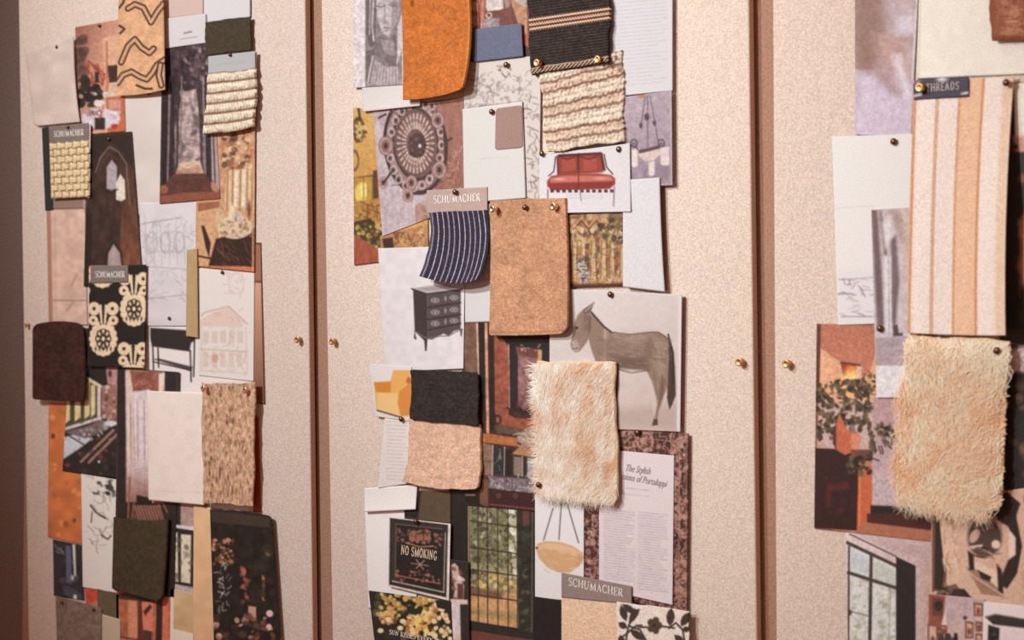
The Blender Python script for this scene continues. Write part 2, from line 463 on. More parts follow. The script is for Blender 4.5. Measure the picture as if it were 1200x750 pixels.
# ------------------------------------------------------------------ the setting
def xline(p, q, z):
    """x on the board plane at height z, of the straight edge through pixels p and q"""
    a, b = at(*p), at(*q)
    return a[0] + (b[0] - a[0]) * (z - a[2]) / (b[2] - a[2])
ZB, ZT, ZM = 0.28, 2.62, 0.0
LEFTX = float(at(22, 20)[0])
tag(link('floor', box_mesh('floor', -4, 3, -5, 0.45, -0.05, 0.0), FLOOR), kind='structure')
tag(link('wall_back', box_mesh('wall_back', LEFTX + 0.012, 2.6, 0.0145, 0.14, 0.0, 3.9), BROWN), kind='structure')
tag(link('wall_far', box_mesh('wall_far', -4, LEFTX + 0.1, 0.08, 0.14, 0.0, 3.9), DARKWALL), kind='structure')

def pinboard(lp, rp, label, lx=None):
    z0, z1 = ZB, ZT
    L = [xline(*lp, z) for z in (z0, z1)]; R = [xline(*rp, z) for z in (z0, z1)]
    mid = (L[0] + R[0]) / 2
    root = bpy.data.objects.new('pinboard', None); COL.objects.link(root); root.location = (mid, 0.011, z0)
    tag(root, label, 'pinboard', 'linen pinboards in a row')
    def off(me):
        me.transform(Matrix.Translation((-mid, -0.011, -z0))); return me
    # fabric-wrapped slab with softened edges
    me = box_mesh('panel', 0, 0, 0.0, 0.011, z0, z1, ((L[0], L[1]), (R[0], R[1])))
    bm = bmesh.new(); bm.from_mesh(me)
    bmesh.ops.bevel(bm, geom=[e for e in bm.edges], offset=0.0022, segments=3, affect='EDGES', profile=.5)
    bm.to_mesh(me); bm.free(); me.update()
    p = link('panel', off(me), LINEN, root)
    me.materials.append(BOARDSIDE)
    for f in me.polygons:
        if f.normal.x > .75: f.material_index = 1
    link('gap_shade_batten', off(box_mesh('gap_shade_batten', 0, 0, 0.0112, 0.0143, z0 + .02, z1 - .02, ((L[0] + .02, L[1] + .02), (R[0] - .003, R[1] - .003)))), GAPSHADE, root)  # added dark backing that paints the shadow line between board and wall
    return root
pinboard(((22, 20), (33, 730)), ((357.6, 20), (366.2, 730)), 'left linen-covered pinboard crowded with prints beside the dark opening')
pinboard(((376.6, 20), (389, 730)), ((877.6, 20), (886.5, 730)), 'middle linen-covered pinboard with the donkey print and orange suede')
pinboard(((905.4, 20), (909.2, 730)), ((1420, 20), (1440, 730)), 'right linen-covered pinboard with striped cloth and shaggy cream fur')

# ================================================================== LEFT BOARD
a = Art((30,62,86,43,93,143,40,148), (213,187,173), 4, 1.4, right=(-2,0), rad={'bl':5}); a.N(.05, 12).curl(r=.003)
a.build('fabric_swatch', CLOTH, th=.0015, label='plain cream cloth swatch, nearly board-coloured, at the top left corner', cat='swatch')

a = Art((88,32,143,22,147,154,94,158), (196,128,102), 2)
a.G((88,40),(143,60),(160,100,84),(226,168,138))
a.P([(120,45),(143,40),(144,112),(124,112)], (226,172,140)).P([(124,48),(126,48),(128,110),(124,110)], (190,120,92))
a.B(24, (88,42,99,90), [(96,62,52),(120,80,68),(70,50,44)], 2, 6, 1.2, .6, 3)
a.S(22, (101,70,122,96), [(168,62,40),(150,56,40)], 6, 1.8, .9, 4, 1.2)
a.R(111,84,116,97, (60,40,36)).P([(126,77),(138,76),(138,96),(128,97)], (66,44,40)).P([(128,98),(143,95),(144,112),(126,112)], (222,180,150))
a.B(40, (89,92,118,124), [(44,36,32),(56,46,38),(34,28,28)], 3, 6, .8, .9, 5)
a.B(9, (90,108,140,114), [(222,196,180),(200,150,130)], 2, 3.5, 1, .9, 6)
a.P([(124,114),(146,112),(148,156),(126,156)], (196,104,72)).R(127,117,142,128,(210,150,130))
a.E(118,139,23,12,(222,204,208)).B(16,(98,130,140,146),[(232,216,218),(198,170,180),(190,120,120)],2,4,.8,.8,8)
a.E(114,121,4,4,(236,220,210)).E(119,121,4,4,(236,220,210)).R(111,138,123,152,(52,44,40)).E(106,152,4,3,(190,50,44)).E(134,148,4,3,(192,60,50))
a.S(14,(104,128,122,136),[(170,60,70),(110,80,60)],5,1.2,.8,9)
a.build('magazine_photo', GLOSS, label='magazine photo of a terracotta room with a white flower bowl, under the tiger cloth', cat='photo', group=None)

a = Art((139,-4,191,-4,193,105,137,112), (228,173,131), 7, .9, bottom=(0,2)); a.N(.07, 7).N(.06, 2)
for pts in ([(150,10),(158,5),(168,9),(177,26),(184,14),(192,4)], [(142,73),(150,54),(158,46),(166,56),(175,62),(180,57)],
            [(138,97),(144,88),(154,84),(164,90),(172,93),(178,86),(184,76),(193,70)], [(188,76),(186,88),(189,100)]):
    a.Ln(pts, 7.5, (62,46,34)); a.Ln(pts, 3.6, (224,166,130))
for pts in ([(139,10),(144,4),(146,-2)], [(140,30),(146,34),(141,39)], [(160,100),(170,104),(178,104)]): a.Ln(pts, 2.4, (62,46,34))
a.curl(r=.006, b=.002)
a.build('fabric_swatch', CLOTH, th=.0015, label='golden tan cloth swatch with wavy black-outlined tiger stripes', cat='swatch')

a = Art((143,106,192,100,194,252,150,252), (222,204,194), 1, 2); a.N(.03, 20)
a.build('paper_sheet', label='blank cream sheet under the tiger cloth, left of the dark forest photo', cat='paper')
a = Art((191,-4,238,-4,238,17,191,22), (222,190,178), 3, 2)
a.build('paint_chip', label='pale pink paint chip cut by the top edge beside the tiger cloth', cat='paint chip')
a = Art((190,22,241,16,242,50,192,57), (226,214,214), 4, 1.2)
a.Ln([(216,39),(224,37)], 1.6, (130,110,112)).Ln([(211,46),(231,43)], .8, (170,150,150))
a.build('note_card', label='white card with a small grey caption above the forest photo', cat='card')
a = Art((238,-4,293,-4,293,20,239,27), (228,218,218), 2, 2)
a.build('paper_sheet', label='white paper cut by the top edge above the olive swatch', cat='paper')
a = Art((240,26,293,19,294,58,241,65), (78,66,52), 6, 1.0, ripple=.4); a.N(.1, 2)
a.build('fabric_swatch', CLOTH, th=.001, label='small dark olive swatch with pinked edges near the top', cat='swatch')

# sisal sample card
r = empty('sample_card', 270, 105, depth(7))
tag(r, 'pale header card with a swatch of ridged beige sisal rug below', 'sample')
a = Art((244,66,299,60,299,82,244,88), (190,186,184), 7, 1.3); a.T(255,76,290,77,-.1,4,(150,150,160),.8,.5); a.build('header_card', PAPER, r)
a = Art((296,62,301,61,299,106,296,108), (214,200,190), 5, 1.5); a.build('card_edge', PAPER, r)
a = Art((244,86,299,80,296,150,238,158), (236,212,188), 7, .9, right=(1,0), bottom=(0,1), ripple=.6)
rows = 6.0
ph = a.v * rows; prof = np.abs(np.sin(np.pi * ph))
braid = np.sin(2 * np.pi * (a.u * 17 + .5 * np.floor(ph)) + 2.2 * np.sin(2 * np.pi * ph))
a.d = .0026 * prof + .0006 * braid * prof + .0008 * a.vn(3) + .003 * a.v
a._mix(np.clip(1.15 - 2.1 * prof, 0, 1), (128,90,68), .95); a.c *= (1 + .09 * braid * prof)[..., None]; a.N(.10, 2); a.N(.06, 5, 2)
a.build('sisal_rug', CLOTH, r, th=.004)

a = Art((190,57,247,48,258,233,187,239), (66,50,54), 3)
a.N(.3, 8, 20)
a.B(70,(215,56,246,100),[(150,128,130),(110,90,96),(176,156,156)],.7,1.8,1.5,.7,2)
a.B(26,(190,60,235,110),[(48,36,40),(84,62,66)],4,9,1,.6,3)
a.P([(214,108),(230,104),(240,190),(238,204),(206,206),(205,150)], (176,150,146)).N(.22,3,9)
a.B(40,(206,110,238,200),[(206,182,174),(120,96,96),(190,160,156),(90,70,70)],1.2,4,2.2,.6,4)
for x0,x1,wd,c in ((194,193,7,(38,30,32)),(203,200,4,(46,36,38)),(199,196,2,(150,124,122)),(209,207,3,(60,46,46)),(213,211,2,(140,112,110)),(233,238,3,(70,52,54)),(242,245,6,(52,40,44)),(238,241,2,(160,136,136))):
    a.Ln([(x0,90),(x1,225)], wd, c, .9)
a.P([(206,204),(210,190),(234,188),(239,204)], (216,178,152)).P([(208,198),(236,196),(238,206),(206,207)], (190,140,120))
a.P([(187,222),(204,204),(240,203),(259,222),(258,234),(187,239)], (98,58,52)).N(.12,4,2)
a.P([(187,230),(215,226),(259,224),(259,234),(187,239)], (148,84,62)).E(192,222,5,5,(160,92,64)).E(253,217,6,8,(186,132,112))
a.P([(247,155),(257,154),(258,222),(248,210)], (186,160,154)).Ln([(250,156),(252,214)],2,(90,72,76)).Ln([(245,150),(247,212)],2.5,(60,46,50))
a.build('magazine_photo', GLOSS, label='dark magazine photo of a forest avenue with a pale path', cat='photo')

a = Art((231,150,299,124,298,319,229,312), (206,150,112), 2)
a.P([(258,130),(300,124),(299,205),(258,205)], (196,136,100)).N(.12,4)
a.B(60,(261,158,297,200),[(130,84,62),(214,170,132),(90,58,46),(232,196,160),(168,112,84)],1.5,4.5,1,.8,12)
a.P([(266,200),(298,196),(298,245),(262,245)], (222,184,146))
for x in (267,273,282,290,296): a.Ln([(x,198),(x-1,246)], 1.6, (158,108,76), .9)
for x in (277,286): a.Ln([(x,202),(x-1,240)], 3.5, (240,220,196), .9)
a.P([(230,236),(256,240),(252,310),(230,312)], (214,162,120)).P([(232,238),(257,236),(256,243),(232,248)], (160,100,72))
a.P([(253,280),(298,268),(297,312),(244,312)], (58,36,32)).S(26,(250,278,296,310),[(120,80,62),(96,60,48)],14,1.2,.7,5,1.0)
a.P([(236,265),(239,264),(247,285),(245,302),(241,290)], (62,38,34))
a.E(275,266,21,14,(222,190,160)).B(50,(256,256,294,278),[(240,214,188),(176,132,104),(204,164,132),(150,104,82)],1,3,.8,.8,6)
a.E(258,254,5,9,(214,178,142)).E(272,250,4,10,(228,204,172)).E(280,254,3,7,(200,190,180)).E(292,246,2,10,(120,76,60))
a.R(229,306,233,314,(120,60,44)).P([(229,311),(298,314),(298,320),(229,315)], (216,120,80)).Ln([(297,126),(296,318)],1.4,(214,150,112)).Ln([(232,300),(294,312)],2,(60,34,30))
a.build('magazine_photo', GLOSS, label='warm golden photo of a palace dining room with a white-clothed table', cat='photo')

a = Art((296,284,306,284,311,474,297,472), (176,122,96), 0, 1.2)
a.P([(298,287),(304,287),(306,330),(298,330)], (160,104,82)).G((300,340),(300,470),(206,152,122),(132,84,66),[(298,332),(306,332),(309,471),(298,469)])
a.Ln([(298,285),(306,286),(310,473),(297,472)],1.6,(60,40,34)).Ln([(297,330),(308,330)],1.4,(70,44,36))
a.build('magazine_photo', label='narrow brown photo of a framed panel showing behind the house sketch', cat='photo')
a = Art((219,293,231,291,232,396,218,394), (186,150,108), 4, 1.6); a.N(.03,4)
a.build('paint_chip', label='narrow khaki paint strip left of the house sketch', cat='paint chip')

a = Art((163,238,232,236,231,382,168,382), (218,204,204), 1.5, 1.0); a.N(.03,12)
a.Ln([(168,262),(212,255)],1.2,(150,130,134),.7).Ln([(168,312),(228,316)],.9,(160,140,142),.6).Ln([(172,350),(214,346)],1,(150,130,130),.6)
a.S(60,(168,258,226,300),[(160,142,146),(176,160,164)],9,.8,.55,3).S(30,(170,305,226,352),[(164,146,150)],8,.8,.5,4)
for i in range(6): a.Ln([(170+i*9,262),(172+i*9,310)],.8,(170,154,158),.6)
for i in range(3): a.E(178+i*16,284,6,12,(160,142,146),ring=1,al=.6)
a.build('paper_sheet', label='white sheet with a faint pencil drawing of an arched facade', cat='drawing')

a = Art((170,366,297,376,292,600,173,586), (224,206,200), 0, 1.0)
K = (52,43,41)
a.P([(176,384),(219,387),(230,393),(228,399),(224,402),(222,412),(178,406),(176,396)], K).P([(180,421),(186,420),(226,430),(223,435)], (80,66,62))
for l in ([(179,406),(180,434)],[(185,408),(186,430)],[(223,411),(224,447)],[(228,398),(227,441)]): a.Ln(l,1.7,K)
a.Ln([(180,424),(224,434)],1.4,K)
a.build('catalogue_page', label='white page picturing a black console table', cat='page')

a = Art((231,314,298,320,297,447,233,440), (226,210,202), 1, 1.0)
I = [(206,170,150),(196,158,140)]
a.P([(234,376),(246,368),(268,360),(284,376),(284,384),(234,382)], (218,184,166),al=.7).Ln([(236,370),(240,366),(268,359),(290,380)],1.4,(180,140,122),.7)
for i in range(5): a.P([(238+i*10,388),(245+i*10,388),(245+i*10,402),(238+i*10,402)],(206,176,160),al=.6)
for i in range(5): a.P([(238+i*10,412),(244+i*10,412),(244+i*10,430),(238+i*10,430)],(210,178,164),al=.6)
a.Ln([(234,409),(290,412)],1.2,I[1],.8).Ln([(236,382),(236,434),(290,438),(288,384)],1,I[0],.7).E(252,420,4,5,(206,140,116),al=.7)
a.S(50,(234,364,290,436),I,7,.8,.6,8).S(24,(266,318,288,346),[(200,160,160),(214,180,170)],6,.9,.6,9).E(277,332,9,12,(206,176,170),ring=1,al=.6)
a.build('paper_sheet', label='white sheet with a faint sepia sketch of a gabled house', cat='drawing')

# basket weave sample
r = empty('sample_card', 81, 190, depth(7))
tag(r, 'grey header card with a cream basket-weave swatch, upper left', 'sample')
a = Art((57,148,104,144,104,170,58,172), (128,110,102), 7, 1.2); a.N(.06,2); a.build('header_card', PAPER, r)
a = Art((58,168,104,164,104,231,60,233), (226,194,152), 7, .7)
nx_, ny_ = 5.0, 8.0
cu = a.u * nx_; cv = a.v * ny_ * 1.0
odd = np.floor(cv) % 2
fu = (cu + .5 * odd) % 1; fv = cv % 1
hor = np.clip(np.minimum(fu, 1 - fu) * 5, 0, 1) * np.clip(np.minimum(fv, 1 - fv) * 4, 0, 1)
a.d = .0022 * hor + .0002 * a.vn(2)
dark = np.clip(1 - hor * 1.3, 0, 1) * (fu > .35)
a._mix(dark, (92,68,48), .85); a.N(.06,2)
a.build('basket_weave', CLOTH, r, th=.003)
a = Art((103,146,106,146,105,232,102,232), (224,206,192), 6, 1.4); a.build('card_edge', PAPER, r)
lettering('SCHUMACHER', (63,160.5), (98,158.5), (0,-7), INKW, depth(7)+.0004, r, .2, .1)

a = Art((49,150,60,148,62,246,53,247), (48,48,44), 2, 1.4)
a.build('paint_chip', label='dark green-black strip showing left of the basket-weave sample', cat='paint chip')
a = Art((54,224,99,222,102,381,57,379), (206,166,146), 1, 1.2)
a.N(.06,5).N(.05,14)
a.P([(54,224),(59,224),(62,379),(57,379)], (166,118,98)).P([(61,230),(98,230),(98,244),(62,245)], (142,112,98)).Ln([(61,245),(98,244)],1.2,(90,62,54))
a.Ln([(63,352),(101,352)],1.4,(150,104,88),.8).Ln([(84,334),(90,322)],1.6,(150,110,94),.6).Ln([(78,364),(86,354)],1.8,(150,110,94),.6).Ln([(64,250),(66,376)],1,(186,146,128),.7)
a.build('fabric_swatch', CLOTH, th=.001, label='creased pink-beige cloth swatch under the basket-weave sample', cat='swatch')

a = Art((103,159,154,154,166,312,98,336), (62,42,36), 3)
a.N(.15,7)
a.G((130,180),(165,300),(60,42,36),(118,70,50),[(138,196),(155,180),(165,312),(140,312),(142,250)]).N(.14,4,9)
a.P([(104,160),(154,155),(156,200),(150,188),(141,176),(130,168),(118,180),(108,205)], (48,36,32))
a.Ln([(112,202),(117,186),(128,172),(139,178),(148,192),(152,240)],1.5,(140,108,92),.8).Ln([(115,206),(119,192),(127,180),(136,186)],1,(100,74,62),.7)
a.P([(125,196),(131,187),(137,195),(137,220),(131,223),(125,221)], (176,156,160)).P([(136,214),(141,204),(146,211),(147,233),(142,236),(136,234)], (228,208,192))
a.Ln([(124,224),(131,226),(138,222)],1.2,(40,28,26)).P([(99,250),(108,250),(106,334),(98,336)], (40,30,28))
a.P([(126,314),(127,297),(133,286),(140,296),(142,312)], (172,148,144)).Ln([(124,314),(125,296),(133,283),(142,295),(144,312)],1.6,(44,30,26))
a.build('magazine_photo', GLOSS, label='dark brown photo of a pointed gothic arch with pale windows', cat='photo')

# pineapple fabric sample
r = empty('sample_card', 137, 370, depth(6))
tag(r, 'grey header card on black cloth printed with cream pineapple motifs', 'sample')
a = Art((104,312,171,310,169,431,102,429), (46,38,34), 6, .7, left=(1,0))
CR = (228,194,160)
def pine(a, cx, cy, k=1.0):
    r_ = random.Random(int(cx * 7 + cy))
    for i in range(16):
        t = i * 6.283 / 16
        a.E(cx + 13*k*math.cos(t), cy + 17*k*math.sin(t), 4.2*k, 4.2*k, CR)
    a.E(cx, cy, 13*k, 17*k, CR)
    for i in range(9):
        t = i * 6.283 / 8
        rr = 6*k if i < 8 else 0
        a.E(cx + rr*math.cos(t), cy + rr*1.35*math.sin(t), 3.0*k, 3.8*k, (46,38,34), ring=1.3)
    for i in range(5): a.E(cx - 9*k + i*4.5*k, cy + 12*k, .9, 2, (46,38,34))
    for sx in (-1, 1):
        a.E(cx + sx*11*k, cy - 36*k, 7.5*k, 8*k, CR).E(cx + sx*11*k, cy - 36*k, 1.8, 2, (46,38,34))
        a.E(cx + sx*12*k, cy - 22*k, 6*k, 6*k, CR).E(cx + sx*12*k, cy - 22*k, 1.6, 1.6, (46,38,34))
        a.P([(cx, cy-14*k),(cx+sx*3*k, cy-20*k),(cx+sx*6*k, cy-40*k),(cx+sx*2*k, cy-41*k),(cx+sx*1*k, cy-26*k)], CR)
    a.E(cx, cy - 17*k, 9*k, 5*k, CR); a.Ln([(cx, cy-18*k),(cx, cy-30*k)], 1.4, (46,38,34))
    for sx in (-1, 1): a.Ln([(cx+sx*3, cy-17*k),(cx+sx*6.5*k, cy-27*k)], 1.2, (46,38,34))
for cx, cy in ((121,397),(157,362),(156,444),(120,317),(88,362)): pine(a, cx, cy, .98)
a.N(.05,2).curl(b=.003)
a.build('pineapple_cloth', CLOTH, r, th=.001)
a = Art((106,311,150,311,150,331,106,332), (126,108,102), 7, 1.3); a.N(.04,2); a.build('header_card', PAPER, r)
lettering('SCHUMACHER', (111.5,325), (146,325), (0,-7), INKW, depth(7)+.0004, r, .2, .1)

a = Art((38,381,96,380,98,471,38,468), (57,32,26), 8, 1.1, right=(2,-3), top=(0,-4), rad={'tl':7,'tr':9,'br':3,'bl':3}); a.N(.16,3).N(.1,9)
a.curl(b=.004, l=.002)
a.build('fabric_swatch', VELVET, th=.0035, label='dark oxblood-brown velvet swatch with rounded corners at the left edge', cat='swatch')

a = Art((84,384,141,386,138,562,73,552), (40,33,31), 2)
a.P([(86,386),(101,386),(103,440),(88,440)], (70,60,58)).B(14,(88,395,102,440),[(130,116,112),(40,34,32)],1.5,4,1,.8,3).E(98,432,5,6,(150,134,130))
a.P([(76,466),(98,440),(118,451),(118,489),(74,502)], (74,66,52))
for x,t,wd in ((79,470,6),(91,462,7),(102,448,6),(109,452,5)): a.P([(x-wd/2,t),(x+wd/2,t-2),(x+wd/2,492-(x-79)*.25),(x-wd/2,497-(x-79)*.25)], (216,188,132)).N(.0,5)
a.Ln([(98,441),(118,453)],4,(204,176,150)).Ln([(75,503),(118,490)],3.5,(206,186,184)).P([(114,454),(118,454),(118,490),(114,490)],(206,180,180))
a.P([(119,452),(138,450),(137,494),(119,490)], (142,98,84)).B(26,(119,453,137,490),[(200,170,160),(96,60,52),(170,120,104)],1,2.6,1.2,.8,5)
a.P([(124,430),(138,430),(137,452),(126,450)], (172,122,110)).E(129,438,2,4,(70,46,42))
a.P([(74,513),(92,507),(108,514),(94,525),(74,538)], (192,184,188)).Ln([(80,510),(98,521)],1.6,(60,50,52)).P([(74,506),(100,500),(120,492),(138,496),(120,506),(100,514)], (110,92,90))
a.B(40,(92,490,136,516),[(160,140,136),(70,56,54),(120,70,64),(200,184,180)],1,2.5,.8,.8,7).E(130,496,8,3,(208,196,194))
for o in (0,9): a.Ln([(95+o,541+o*.1),(133+o*.4,504+o*.6)],3,(150,112,98)).Ln([(96+o,544),(134+o*.4,507+o*.6)],1.2,(60,40,36))
a.B(14,(90,525,136,556),[(60,50,50),(26,22,24),(120,60,60)],1.5,4,1,.7,9).E(116,541,1.6,1.6,(190,176,170)).E(79,545,3,2,(130,50,54))
a.build('magazine_photo', GLOSS, label='dark photo of a worktable below a row of bright windows', cat='photo')

a = Art((57,472,96,474,96,638,56,629), (180,97,55), 1, 1.0)
a.N(.10,12).B(30,(58,480,94,628),[(150,84,50),(168,96,56),(214,132,76)],1,3.5,1.2,.6,4).E(62,511,2.4,3,(100,52,36)).E(87,610,2.2,2.6,(110,60,40)).E(77,614,3,3.5,(140,74,44))
a.build('paper_sheet', PAPER, label='mottled rust-orange sheet along the lower left side', cat='paper')

a = Art((95,555,139,560,137,695,97,688), (212,192,180), 2, 1.0)
a.Ln([(106,592),(112,600),(123,607)],2,(60,50,46)).Ln([(119,627),(126,632),(130,628)],1.8,(66,54,50)).Ln([(108,600),(107,612)],1.6,(80,66,60))
a.S(50,(104,560,136,640),[(110,94,86),(150,132,122),(80,66,60)],9,1.1,.6,5).B(18,(108,562,134,582),[(50,42,38),(70,58,52)],1,2.8,1.4,.8,6)
a.build('paper_sheet', label='cream sheet with dark ink plant marks beside the green velvet', cat='drawing')
a = Art((62,632,96,639,99,704,63,698), (36,33,35), 0, 1.1)
a.B(10,(66,634,94,700),[(62,58,66),(24,22,24)],2,6,2,.7,3).P([(77,640),(83,640),(84,684),(78,682)], (76,72,86)).P([(85,638),(88,638),(89,675),(87,675)], (200,180,164)).E(85,677,1.8,3,(170,150,140)).E(88,700,2,3,(200,184,170)).S(8,(66,640,74,648),[(120,110,104)],5,1,.7,4)
a.build('magazine_photo', GLOSS, label='small black photo with one thin white candle at lower left', cat='photo')

a = Art((138,431,210,436,204,700,134,692), (60,46,42), 3)
a.P([(138,431),(147,432),(146,600),(138,600)], (38,31,30))
a.P([(147,433),(197,436),(196,600),(148,600)], (176,134,118))
a.P([(152,434),(190,436),(187,460),(178,458),(170,464),(162,458),(156,458)], (138,78,64)).N(.12,5).S(16,(155,438,186,458),[(180,130,112),(100,56,48)],6,1.2,.7,3)
a.P([(147,436),(152,434),(156,460),(158,590),(150,590)], (206,174,160)).P([(156,460),(176,456),(176,560),(160,560)], (206,180,180)).P([(186,438),(195,437),(190,460),(186,462)], (214,186,170))
for i,x in enumerate((150,153,158,161,165,169,172)): a.Ln([(x,470),(x+1,575)],1.6,[(226,206,206),(150,112,100)][i%2],.55)
a.G((160,540),(160,590),(206,180,180),(128,80,66),[(149,540),(178,540),(178,592),(149,592)],.8)
a.P([(193,434),(207,435),(206,600),(192,600)], (38,33,33))
a.P([(138,588),(206,590),(204,700),(134,692)], (44,34,30)).P([(160,580),(178,584),(178,600),(160,598)], (34,26,24))
a.P([(158,592),(188,592),(186,612),(156,608)], (96,58,48))
for i in range(9): a.Ln([(158+i*3.6,593),(164+i*3.6,611)],1.2,(170,116,100),.8).Ln([(164+i*3,593),(157+i*3.4,609)],.9,(140,92,78),.6)
for l in ([(152,560),(150,608)],[(157,590),(154,610)],[(186,590),(193,625)],[(190,588),(196,600)]): a.Ln(l,2,(140,84,66))
a.E(192,618,1.8,2,(200,180,160)).Ln([(192,626),(192,680)],2.2,(90,80,70),.7)
a.build('magazine_photo', GLOSS, label='photo of pale pink curtains above a cane-backed chair', cat='photo')

a = Art((172,458,239,460,239,592,174,586), (225,201,189), 7, 1.8); a.N(.025,10).Ln([(178,575),(236,577)],1,(200,172,156),.5).curl(l=.002,b=.003)
a.build('paper_sheet', label='blank beige sheet left of the tan tweed swatch', cat='paper')
a = Art((236,448,298,447,295,593,238,589), (190,145,117), 9, .9, top=(0,2), ripple=.7, right=(1,0)); a.N(.14,2,5).N(.12,1.5).B(140,(238,450,296,590),[(90,62,44),(110,78,54),(196,156,120)],.5,1.2,3,.7,6,rot=0)
a.d = .0006 * a.vn(2, 5); a.curl(b=.003, r=.003)
a.build('fabric_swatch', SLUB, th=.0025, label='tan slubby tweed swatch held by two bright pins', cat='swatch')
a = Art((296,483,303,490,306,600,297,600), (158,74,50), 0, 1.5); a.N(.06,4)
a.build('fabric_swatch', CLOTH, label='rust-red strip showing right of the tan tweed swatch', cat='swatch')

a = Art((133,606,196,608,189,706,131,690), (62,47,34), 8, 1.1, top=(0,3), rad={'br':9,'bl':2}, right=(1,0)); a.N(.12,3).curl(r=.002,b=.004)
a.build('fabric_swatch', VELVET, th=.004, label='dark olive-brown velvet swatch with a rounded lower corner', cat='swatch')

a = Art((65,698,119,713,119,760,67,760), (100,76,62), 4, 1.2); a.N(.1,4).N(.08,2)
a.build('fabric_swatch', CLOTH, th=.0015, label='taupe cloth swatch cut by the bottom edge at far left', cat='swatch')
a = Art((99,688,115,690,118,722,102,718), (168,62,48), 1, 1.2); a.N(.12,4).P([(104,708),(118,702),(119,724),(104,722)],(150,96,72))
a.build('magazine_photo', label='sliver of a red photo below the ink plant drawing', cat='photo')
a = Art((114,690,139,697,139,728,115,722), (86,68,50), 2, 1.4); a.N(.05,3)
a.build('paint_chip', label='small brown-olive paint chip under the green velvet corner', cat='paint chip')
a = Art((117,719,141,726,141,760,119,760), (160,132,112), 3, 1.6)
a.build('paint_chip', label='small beige paint chip at the bottom beside the taupe cloth', cat='paint chip')
a = Art((136,694,200,684,199,760,137,760), (158,84,58), 2)
a.N(.14,6).P([(150,700),(160,700),(162,755),(150,755)],(186,116,84)).P([(162,700),(167,700),(168,755),(161,755)],(84,42,34)).P([(184,690),(191,690),(190,756),(182,756)],(44,30,28))
a.P([(166,706),(180,704),(178,740),(168,742)], (196,106,82)).P([(168,716),(176,708),(178,712),(170,722)],(60,36,32)).P([(168,738),(178,740),(178,756),(166,756)],(70,44,36)).Ln([(138,746),(162,750)],2,(84,46,36)).P([(191,690),(198,690),(197,756),(190,756)], (186,92,66)).P([(136,696),(150,694),(184,700),(182,706),(140,702)],(60,34,30))
a.build('magazine_photo', GLOSS, label='red-brown leather interior photo at the bottom below the green velvet', cat='photo')
a = Art((196,588,229,590,228,697,196,690), (160,126,120), 2, .9)
a.P([(196,588),(212,589),(212,616),(196,616)], (44,36,34)).P([(212,590),(229,591),(229,618),(212,616)], (164,128,118)).P([(196,614),(229,617),(229,623),(196,618)], (206,184,180))
a.P([(196,617),(228,622),(227,688),(196,683)], (40,34,32)).P([(197,624),(208,624),(209,682),(197,680)], (206,184,156)).P([(212,626),(224,627),(223,684),(212,682)], (208,186,160))
a.B(26,(197,632,224,680),[(96,84,70),(130,116,96),(70,58,48)],1,3,1.6,.6,4).P([(196,682),(226,690),(226,698),(196,692)],(176,150,146))
a.build('magazine_photo', GLOSS, label='small photo of a dark-framed window with trees outside', cat='photo')
a = Art((200,690,246,700,251,762,199,752), (178,140,104), 3, 1.2); a.G((204,690),(250,740),(190,152,112),(166,126,92)).P([(199,690),(203,690),(203,752),(199,752)],(214,190,172)).P([(199,736),(252,748),(252,762),(199,752)],(210,184,164)).N(.05,8)
a = a.build('paint_chip', label='golden-tan mottled card with a pale border at the bottom', cat='card')
a = Art((227,592,247,595,251,762,226,750), (204,156,117), 4, 1.2); a.N(.07,9).G((228,592),(232,750),(212,164,124),(194,146,108),al=.5)
a.build('paper_sheet', label='narrow golden-beige sheet left of the dark conservatory photo', cat='paper')
a = Art((246,597,318,605,328,752,251,760), (34,27,23), 5, .9, top=(0,-2), rad={'tr':4})
a.N(.25,6)
a.P([(248,598),(316,606),(316,618),(248,612)], (58,44,36)).B(60,(250,632,274,662),[(170,110,76),(110,66,46),(196,140,104),(60,38,30)],1,2.8,1,.85,3)
a.S(26,(256,662,268,718),[(170,150,150),(120,104,104),(200,180,176)],6,1.3,.7,4).P([(307,674),(311,674),(310,704),(307,703)],(170,104,62)).E(314,648,3,4,(206,120,64)).B(16,(283,666,291,708),[(150,76,60),(110,56,46)],1,2.6,1.5,.8,5)
a.P([(291,710),(300,711),(300,727),(291,726)],(178,130,104)).E(316,719,4,4,(214,166,160)).E(315,735,3.5,4,(206,156,154)).E(286,670,2.5,4,(170,90,76))
a.B(40,(252,722,322,752),[(120,70,52),(60,40,34),(170,120,100),(90,54,44),(200,150,130)],2,5,.7,.8,6).B(30,(296,620,322,700),[(48,40,32),(24,20,18)],2,5,1.5,.6,7)
a.curl(r=.002).build('magazine_photo', GLOSS, label='large near-black photo of a conservatory with flowers and candles', cat='photo')

for px, py, L, lb in ((67,55,5,'dark pushpin at the top of the cream cloth swatch'), (117,30,3,'dark pushpin at the top of the terracotta room photo'),
    (80,149,8,'dark pushpin at the top of the basket-weave sample'), (175,110,2,'dark pushpin just below the tiger-striped cloth'),
    (270,64,8,'dark pushpin at the top of the ridged sisal sample'), (261,319,2,'dark pushpin at the top of the house sketch'),
    (199,373,2,'dark pushpin above the black console table picture'), (226,465,1,'dark pushpin below the console table picture'),
    (240,592,5,'dark pushpin on the narrow golden-beige sheet'),(128,163,4,'dark pushpin at the top of the gothic arch photo'),(110,714,5,'dark pushpin at the right corner of the taupe cloth'),(73,706,5,'dark pushpin at the left corner of the taupe cloth')):
    pin(px, py, L, lb, 'dark', sc=.8)
pin(242,455,11,'bright pushpin at the upper left of the tan tweed','bright'); pin(291,457,11,'bright pushpin at the upper right of the tan tweed','bright')
